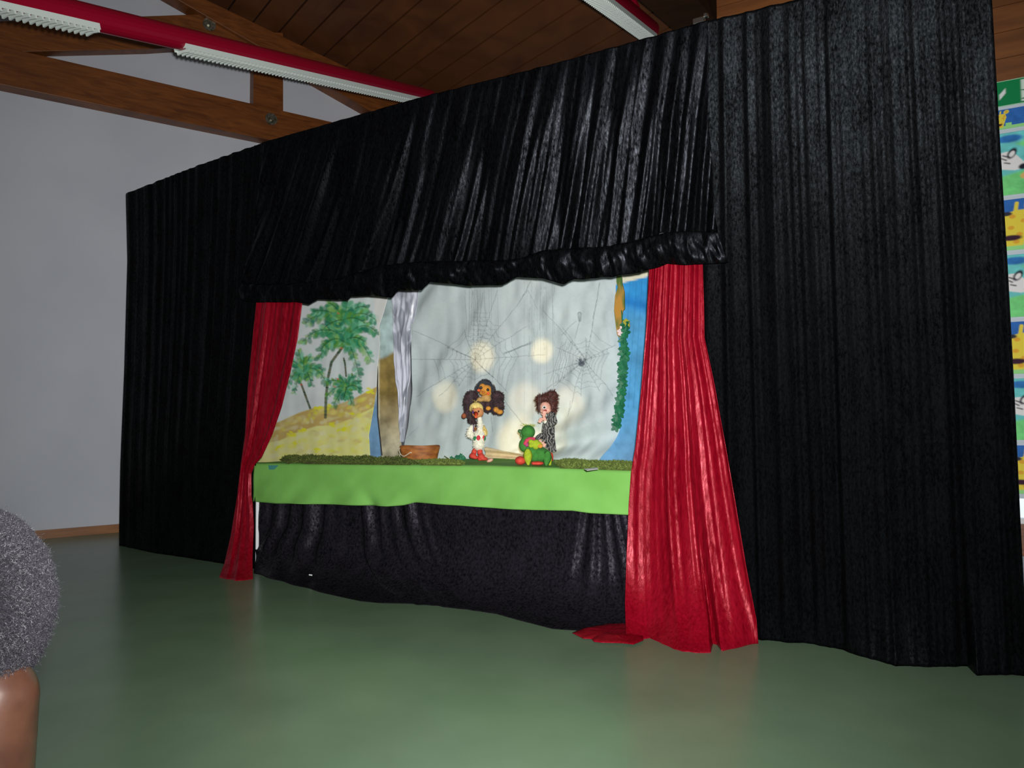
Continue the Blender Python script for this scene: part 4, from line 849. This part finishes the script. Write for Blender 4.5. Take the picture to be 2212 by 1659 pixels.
# warm theatre lamps behind the thin cloth shining through it
for i, (px, py, rad, e) in enumerate(((1043, 772, 40, 1.0), (1168, 757, 34, 1.1), (962, 858, 42, .7), (1135, 868, 50, .55), (1225, 880, 52, .6), (1120, 955, 66, 1.2), (1190, 945, 50, .6))):
    P = on_y(px, py, .8); S = P + Vector((0, .65, -.05)); rr = rad * (P - CAM).dot(_f) / F_PX
    lamp('stage_spot', 'SPOT', S, 28 * e, (1, .66, .27), P, spot_size=2 * math.atan(rr / .65), spot_blend=.75, shadow_soft_size=.01)
# ------------------------------------------------------------------ exit sign and children's pictures at the right
cvk = .22
def picture(name, label, cat, x0, y0, x1, y1, paint, group=None, kx=3.0, Y=YB - .012, base=None):
    """x0..y1: picture box on the wall; paint(canvas) draws in 0..100 coordinates"""
    a = on_y(x0, y0, Y); b = on_y(x0, y1, Y); wd = x1; h = a.z - b.z
    c = Canvas(0, 0, 100, 100, 1.0); paint(c); n = 84; V, Fc, Cl = [], [], []
    for i in range(n + 1):
        for j in range(n + 1): V.append((a.x + wd * j / n, Y, a.z - h * i / n)); Cl.append(c.get(100 * j / n, 100 * i / n))
    for i in range(n):
        for j in range(n): q = i * (n + 1) + j; Fc.append((q, q + n + 1, q + n + 2, q + 1))
    o = mesh_obj(name, V, Fc, PICM, None, True, Cl); mod(o, 'SOLIDIFY', thickness=.004, offset=-1); return tag(o, label, cat, group)
PICM = attr_mat('poster_paper', .7, .0, .02)
Kp = .62
def S(c): return lin(c, Kp)
def sign_p(c):
    c.a[:] = S((10, 110, 62)); c.mask((c.Y < 3) | (c.Y > 97), S((150, 190, 160))); c.poly([(4, 52), (11, 30), (11, 50), (4, 74)], S((190, 205, 195)), 1)
    c.poly([(28, 8), (58, 8), (58, 92), (28, 92)], S((180, 200, 185)), 1)
    G = S((10, 90, 50)); c.dab(42, 22, 4, 8, 0, G, 1)
    for q in ((56, 32, 59, 62, 7), (56, 36, 48, 50, 3.5), (48, 50, 45, 48, 3), (58, 36, 68, 46, 3.5), (68, 46, 72, 40, 3), (58, 60, 66, 74, 5), (66, 74, 64, 90, 4), (57, 60, 54, 78, 5), (54, 78, 46, 82, 4)): c.line(q[0] - 16, q[1], q[2] - 16, q[3], q[4], G, 1)
def giraffe_p(c):
    c.a[:] = S((40, 92, 160)); c.cloud(30, .3, 2); c.mask((c.Y > 84) | ((c.Y > 70) & (c.X > 30) & (c.X < 50)), S((130, 190, 120)))
    Yl = S((214, 180, 60)); c.poly([(4, 26), (16, 22), (30, 22), (34, 40), (28, 66), (22, 92), (-5, 92), (-5, 40)], Yl); c.dab(34, 14, 8, 10, .4, Yl); c.line(14, 26, 16, 8, 5, Yl); c.dab(34, 14, 4, 5, 0, S((190, 150, 40)))
    for x, y in ((10, 34), (24, 44), (8, 56), (18, 70), (28, 34), (14, 84)): c.dab(x, y, 4, 4, 0, S((190, 130, 40)), .8)
    c.dab(8, 76, 13, 5.5, 0, S((48, 20, 40))); c.dab(3, 28, 7, 4, 0, S((40, 40, 50))); c.line(25, 50, 25, 56, 1, S((60, 50, 40)), .8)
def zebra_p(c):
    c.a[:] = S((90, 170, 170)); c.poly([(20, 20), (50, 8), (110, 0), (110, 110), (-10, 110), (0, 70), (40, 60), (45, 35)], S((100, 182, 110)), 1, 4); c.dab(12, 10, 16, 6, 0, S((40, 100, 160))); c.cloud(14, .35, 4)
    W_ = S((206, 218, 222)); Bk = S((24, 26, 40)); c.poly([(-5, 32), (14, 30), (22, 40), (30, 52), (30, 60), (18, 62), (-5, 56)], W_); c.dab(15, 34, 9, 5, -1.1, Bk); c.dab(15, 35, 5, 3, -1.1, W_)
    for q in ((2, 40, 8, 44, 2), (4, 36, 12, 40, 2), (6, 48, 12, 50, 2)): c.line(*q, Bk, .9)
    c.dab(28, 57, 6, 4.5, -.3, Bk); c.dab(30, 72, 6, 5, 0, S((230, 150, 90)), .9); c.dab(34, 67, 5, 3, .3, S((230, 226, 210)), .9)
    for i in range(5): c.line(50, 40 + 8 * i, 66, 42 + 8 * i, 2, S((214, 180, 90)), .7)
picture('exit_sign', 'green and white escape route sign with running figure above the window pictures', 'sign', 2150, 178, .45, 233, sign_p)
ps = [(2150, 240, 282, giraffe_p, 'bottom strip of a blue giraffe picture right under the green exit sign'), (2157, 290, 424, zebra_p, 'highest zebra picture in the window column of drawings'), (2168, 433, 542, giraffe_p, 'giraffe picture between the highest and the middle zebra pictures'),
      (2170, 552, 686, zebra_p, 'middle zebra picture of the three in the window column'), (2178, 696, 808, giraffe_p, 'giraffe picture between the middle and the lowest zebra pictures'), (2184, 818, 950, zebra_p, 'lowest zebra picture in the window column of drawings'), (2189, 962, 1066, giraffe_p, 'lowest giraffe picture, just above the bright bare window pane')]
for i, (x, y0, y1, pf, lab) in enumerate(ps):
    picture('giraffe_picture' if pf is giraffe_p else 'zebra_picture', lab, 'picture', x, y0, .42 if pf is zebra_p else .16 if i == 0 else .40, y1, pf, 'animal drawings stuck on the window')
# white backing strips of paper between the drawings
bm = bmesh.new(); a = on_y(2140, 236, YB - .004); b = on_y(2190, 1076, YB - .004); box(bm, (a.x + .6, YB - .004, (a.z + b.z) / 2), (1.6, .004, a.z - b.z)); tag(bm_obj('paper_backing', bm, M('white_paper', (.62, .70, .78), .8)), 'pale paper backing behind the column of animal drawings', 'paper')
# ------------------------------------------------------------------ child in the left foreground, seen from behind
hc = at(-116, 1316, .84)
SK = noise_mat(M('brown_skin', (.10, .04, .025), .38), (.030, .012, .007), (.044, .018, .010), (25, 25, 25), 4, .05)
ch = thing('person', 'child with short curly dark hair seen from behind at the lower left edge', 'person', (hc.x, hc.y, 0))
hz = hc.z; TA = AZ + R(48); fwd = Vector((-math.sin(TA), math.cos(TA), 0)); rt = Vector((math.cos(TA), math.sin(TA), 0))
L_ = lambda a, b, z: rt * a + fwd * b + Vector((0, 0, z))
def skinned(name, parent, mat, nodes, edges, root=0, sub=2):
    me = bpy.data.meshes.new(name); me.from_pydata([tuple(n[0]) for n in nodes], edges, []); o = bpy.data.objects.new(name, me); COL.objects.link(o); o.parent = parent; me.materials.append(mat)
    sk = mod(o, 'SKIN', use_smooth_shade=True)
    if not me.skin_vertices: me.attributes  # created by the modifier
    return o, sub
# body: overlapping volumes remeshed into one skin (sitting on a low stool, hands on knees)
def seg(a, b, r1, r2, n=8): return chain([a, b], [r1, r2], n)
head_parts = [(L_(0, 0, hz), (.098, .098, .112)), (L_(-.045, .03, hz - .06), (.062, .062, .06)), (L_(.0, .03, hz - .02), (.08, .085, .09))]
nb = L_(.005, -.025, hz - .07)
body = head_parts + seg(L_(.030, -.046, hz - .098), L_(.014, -.042, hz - .26), .050, .060)
body += seg(L_(0, -.04, hz - .26), L_(0, -.03, hz - .50), .085, .10, 7) + seg(L_(-.12, -.04, hz - .29), L_(.12, -.04, hz - .29), .048, .048, 7)
for sg in (-1, 1):
    sh = L_(sg * .13, -.05, hz - .295); el = L_(sg * .17, .03, hz - .47); wr = L_(sg * .10, .20, hz - .50)
    body += seg(sh, el, .04, .03) + seg(el, wr, .03, .021); hp = L_(sg * .07, -.02, .352); kn = L_(sg * .10, .28, .34); an = L_(sg * .10, .26, .055)
    body += seg(hp, kn, .068, .05) + seg(kn, an, .047, .03) + seg(an, an + fwd * .12 - Vector((0, 0, .018)), .034, .026, 4)
    body += [(wr + fwd * .03 - Vector((0, 0, .01)), (.032, .034, .014))]
    for q in range(4): b0 = wr + fwd * .05 + rt * ((q - 1.5) * .015) - Vector((0, 0, .012)); body += seg(b0, b0 + fwd * (.034 + .008 * (1.5 - abs(q - 1.5))) - Vector((0, 0, .014)), .0078, .0066, 4)
    b0 = wr + fwd * .02 - rt * (sg * .028); body += seg(b0, b0 + fwd * .03 - rt * (sg * .012) - Vector((0, 0, .01)), .009, .0075, 4)
hull('body', ch, SK, body, .006, 6)
ear = L_(-.003 + .095, .02, hz - .03)
for sg in (-1, 1): hull('ear', ch, SK, [(L_(sg * .0985, .03, hz - .035), (.010, .020, .032))])
fc = hull('face', ch, SK, [(L_(0, .112, hz - .03), (.012, .018, .026)), (L_(0, .10, hz - .07), (.026, .012, .012))], .004)
for sg in (-1, 1): hull('eye', ch, EYEW, [(L_(sg * .034, .098, hz - .005), (.013, .009, .008))])
shirt = M('blue_shirt', (.02, .05, .12), .8); tops = [(c + Vector((0, 0, 0)), (r_[0] + .010, r_[1] + .010, r_[2] + .010)) for c, r_ in [(p[0], p[1]) for p in seg(L_(0, -.04, hz - .33), L_(0, -.03, hz - .50), .092, .105, 7) + seg(L_(-.12, -.04, hz - .305), L_(.12, -.04, hz - .305), .046, .046, 7)]]
hull('shirt', ch, shirt, tops, .007, 4)
tr_ = []
for sg in (-1, 1): hp = L_(sg * .07, -.02, .352); kn = L_(sg * .10, .28, .34); an = L_(sg * .10, .26, .10); tr_ += seg(hp, kn, .078, .06) + seg(kn, an, .058, .045)
hull('trousers', ch, M('dark_trousers', (.02, .02, .03), .8), tr_ + [(L_(0, -.03, .37), (.12, .10, .09))], .008, 4)
# tight curls: small coiled strands all over the scalp
g = np.random.RandomState(4); NH = 95000
d = g.normal(size=(NH * 2, 3)); d /= np.linalg.norm(d, axis=1)[:, None]; low = np.where(d[:, 1] > .2, -.2 + (d[:, 1] - .2), -.93) + .05 * g.normal(size=NH * 2)
d = d[d[:, 2] > low][:NH]; NH = len(d); Rt, Fw, Up = np.array(rt), np.array(fwd), np.array((0, 0, 1.))
c0 = np.array(L_(0, -.002, hz)); n = d[:, :1] * Rt + d[:, 1:2] * Fw + d[:, 2:] * Up
p = c0 + d[:, :1] * .1005 * Rt + d[:, 1:2] * .1005 * Fw + d[:, 2:] * .1145 * Up
cr3 = lambda a, b: np.cross(a, b); nrm = lambda a: a / np.linalg.norm(a, axis=1)[:, None]
t1_ = nrm(cr3(n, g.normal(size=(NH, 3)))); t2_ = cr3(n, t1_); rr = g.uniform(.0010, .0030, (NH, 1)); cl_ = .5 + .5 * np.sin(p @ np.array([[310.], [170.], [230.]])) * np.sin(p @ np.array([[-150.], [290.], [260.]])); Ls = g.uniform(.0015, .0050, (NH, 1)) + .0055 * cl_ * g.uniform(.2, 1, (NH, 1)) + .006 * (g.uniform(0, 1, (NH, 1)) > .985); ph = g.uniform(0, 6.28, (NH, 1)); tw = g.uniform(3., 5.5, (NH, 1)); wd = .00020
V = np.zeros((NH, 10, 3))
for q in range(5):
    a = ph + tw * q / 4; c = p + n * Ls * q / 4 + t1_ * rr * np.cos(a) + t2_ * rr * np.sin(a); sd = t2_ * wd * np.cos(a) + n * wd * .8
    V[:, 2 * q] = c - sd; V[:, 2 * q + 1] = c + sd
bs = (np.arange(NH) * 10)[:, None, None]; Fc = (bs + np.array([[2 * q, 2 * q + 1, 2 * q + 3, 2 * q + 2] for q in range(4)])[None]).reshape(-1, 4).tolist(); V = V.reshape(-1, 3).tolist()
HAIRM = M('black_curly_hair', (.012, .0115, .015), .5, Specular_IOR_Level=.3)
hairo = mesh_obj('hair', V, Fc, HAIRM, ch, False)
hull('scalp', ch, M('scalp_dark', (.0045, .004, .0045), .9, Specular_IOR_Level=.05), [(L_(0, -.004, hz + .002), (.1000, .0985, .1135))])
st = thing('stool', 'low wooden stool under the child at the lower left edge', 'stool', tuple(Vector((hc.x, hc.y, 0)) + fwd * -.02))
bm = bmesh.new(); bmesh.ops.create_cone(bm, cap_ends=True, segments=32, radius1=.15, radius2=.15, depth=.03, matrix=Matrix.Translation((0, 0, .245))); bm_obj('seat', bm, WOODB, st)
for a in range(4):
    bm = bmesh.new(); q = a * math.pi / 2 + .4; tube(bm, [(.10 * math.cos(q), .10 * math.sin(q), .235), (.13 * math.cos(q), .13 * math.sin(q), 0)], .014, 8); bm_obj('leg', bm, WOODB, st)
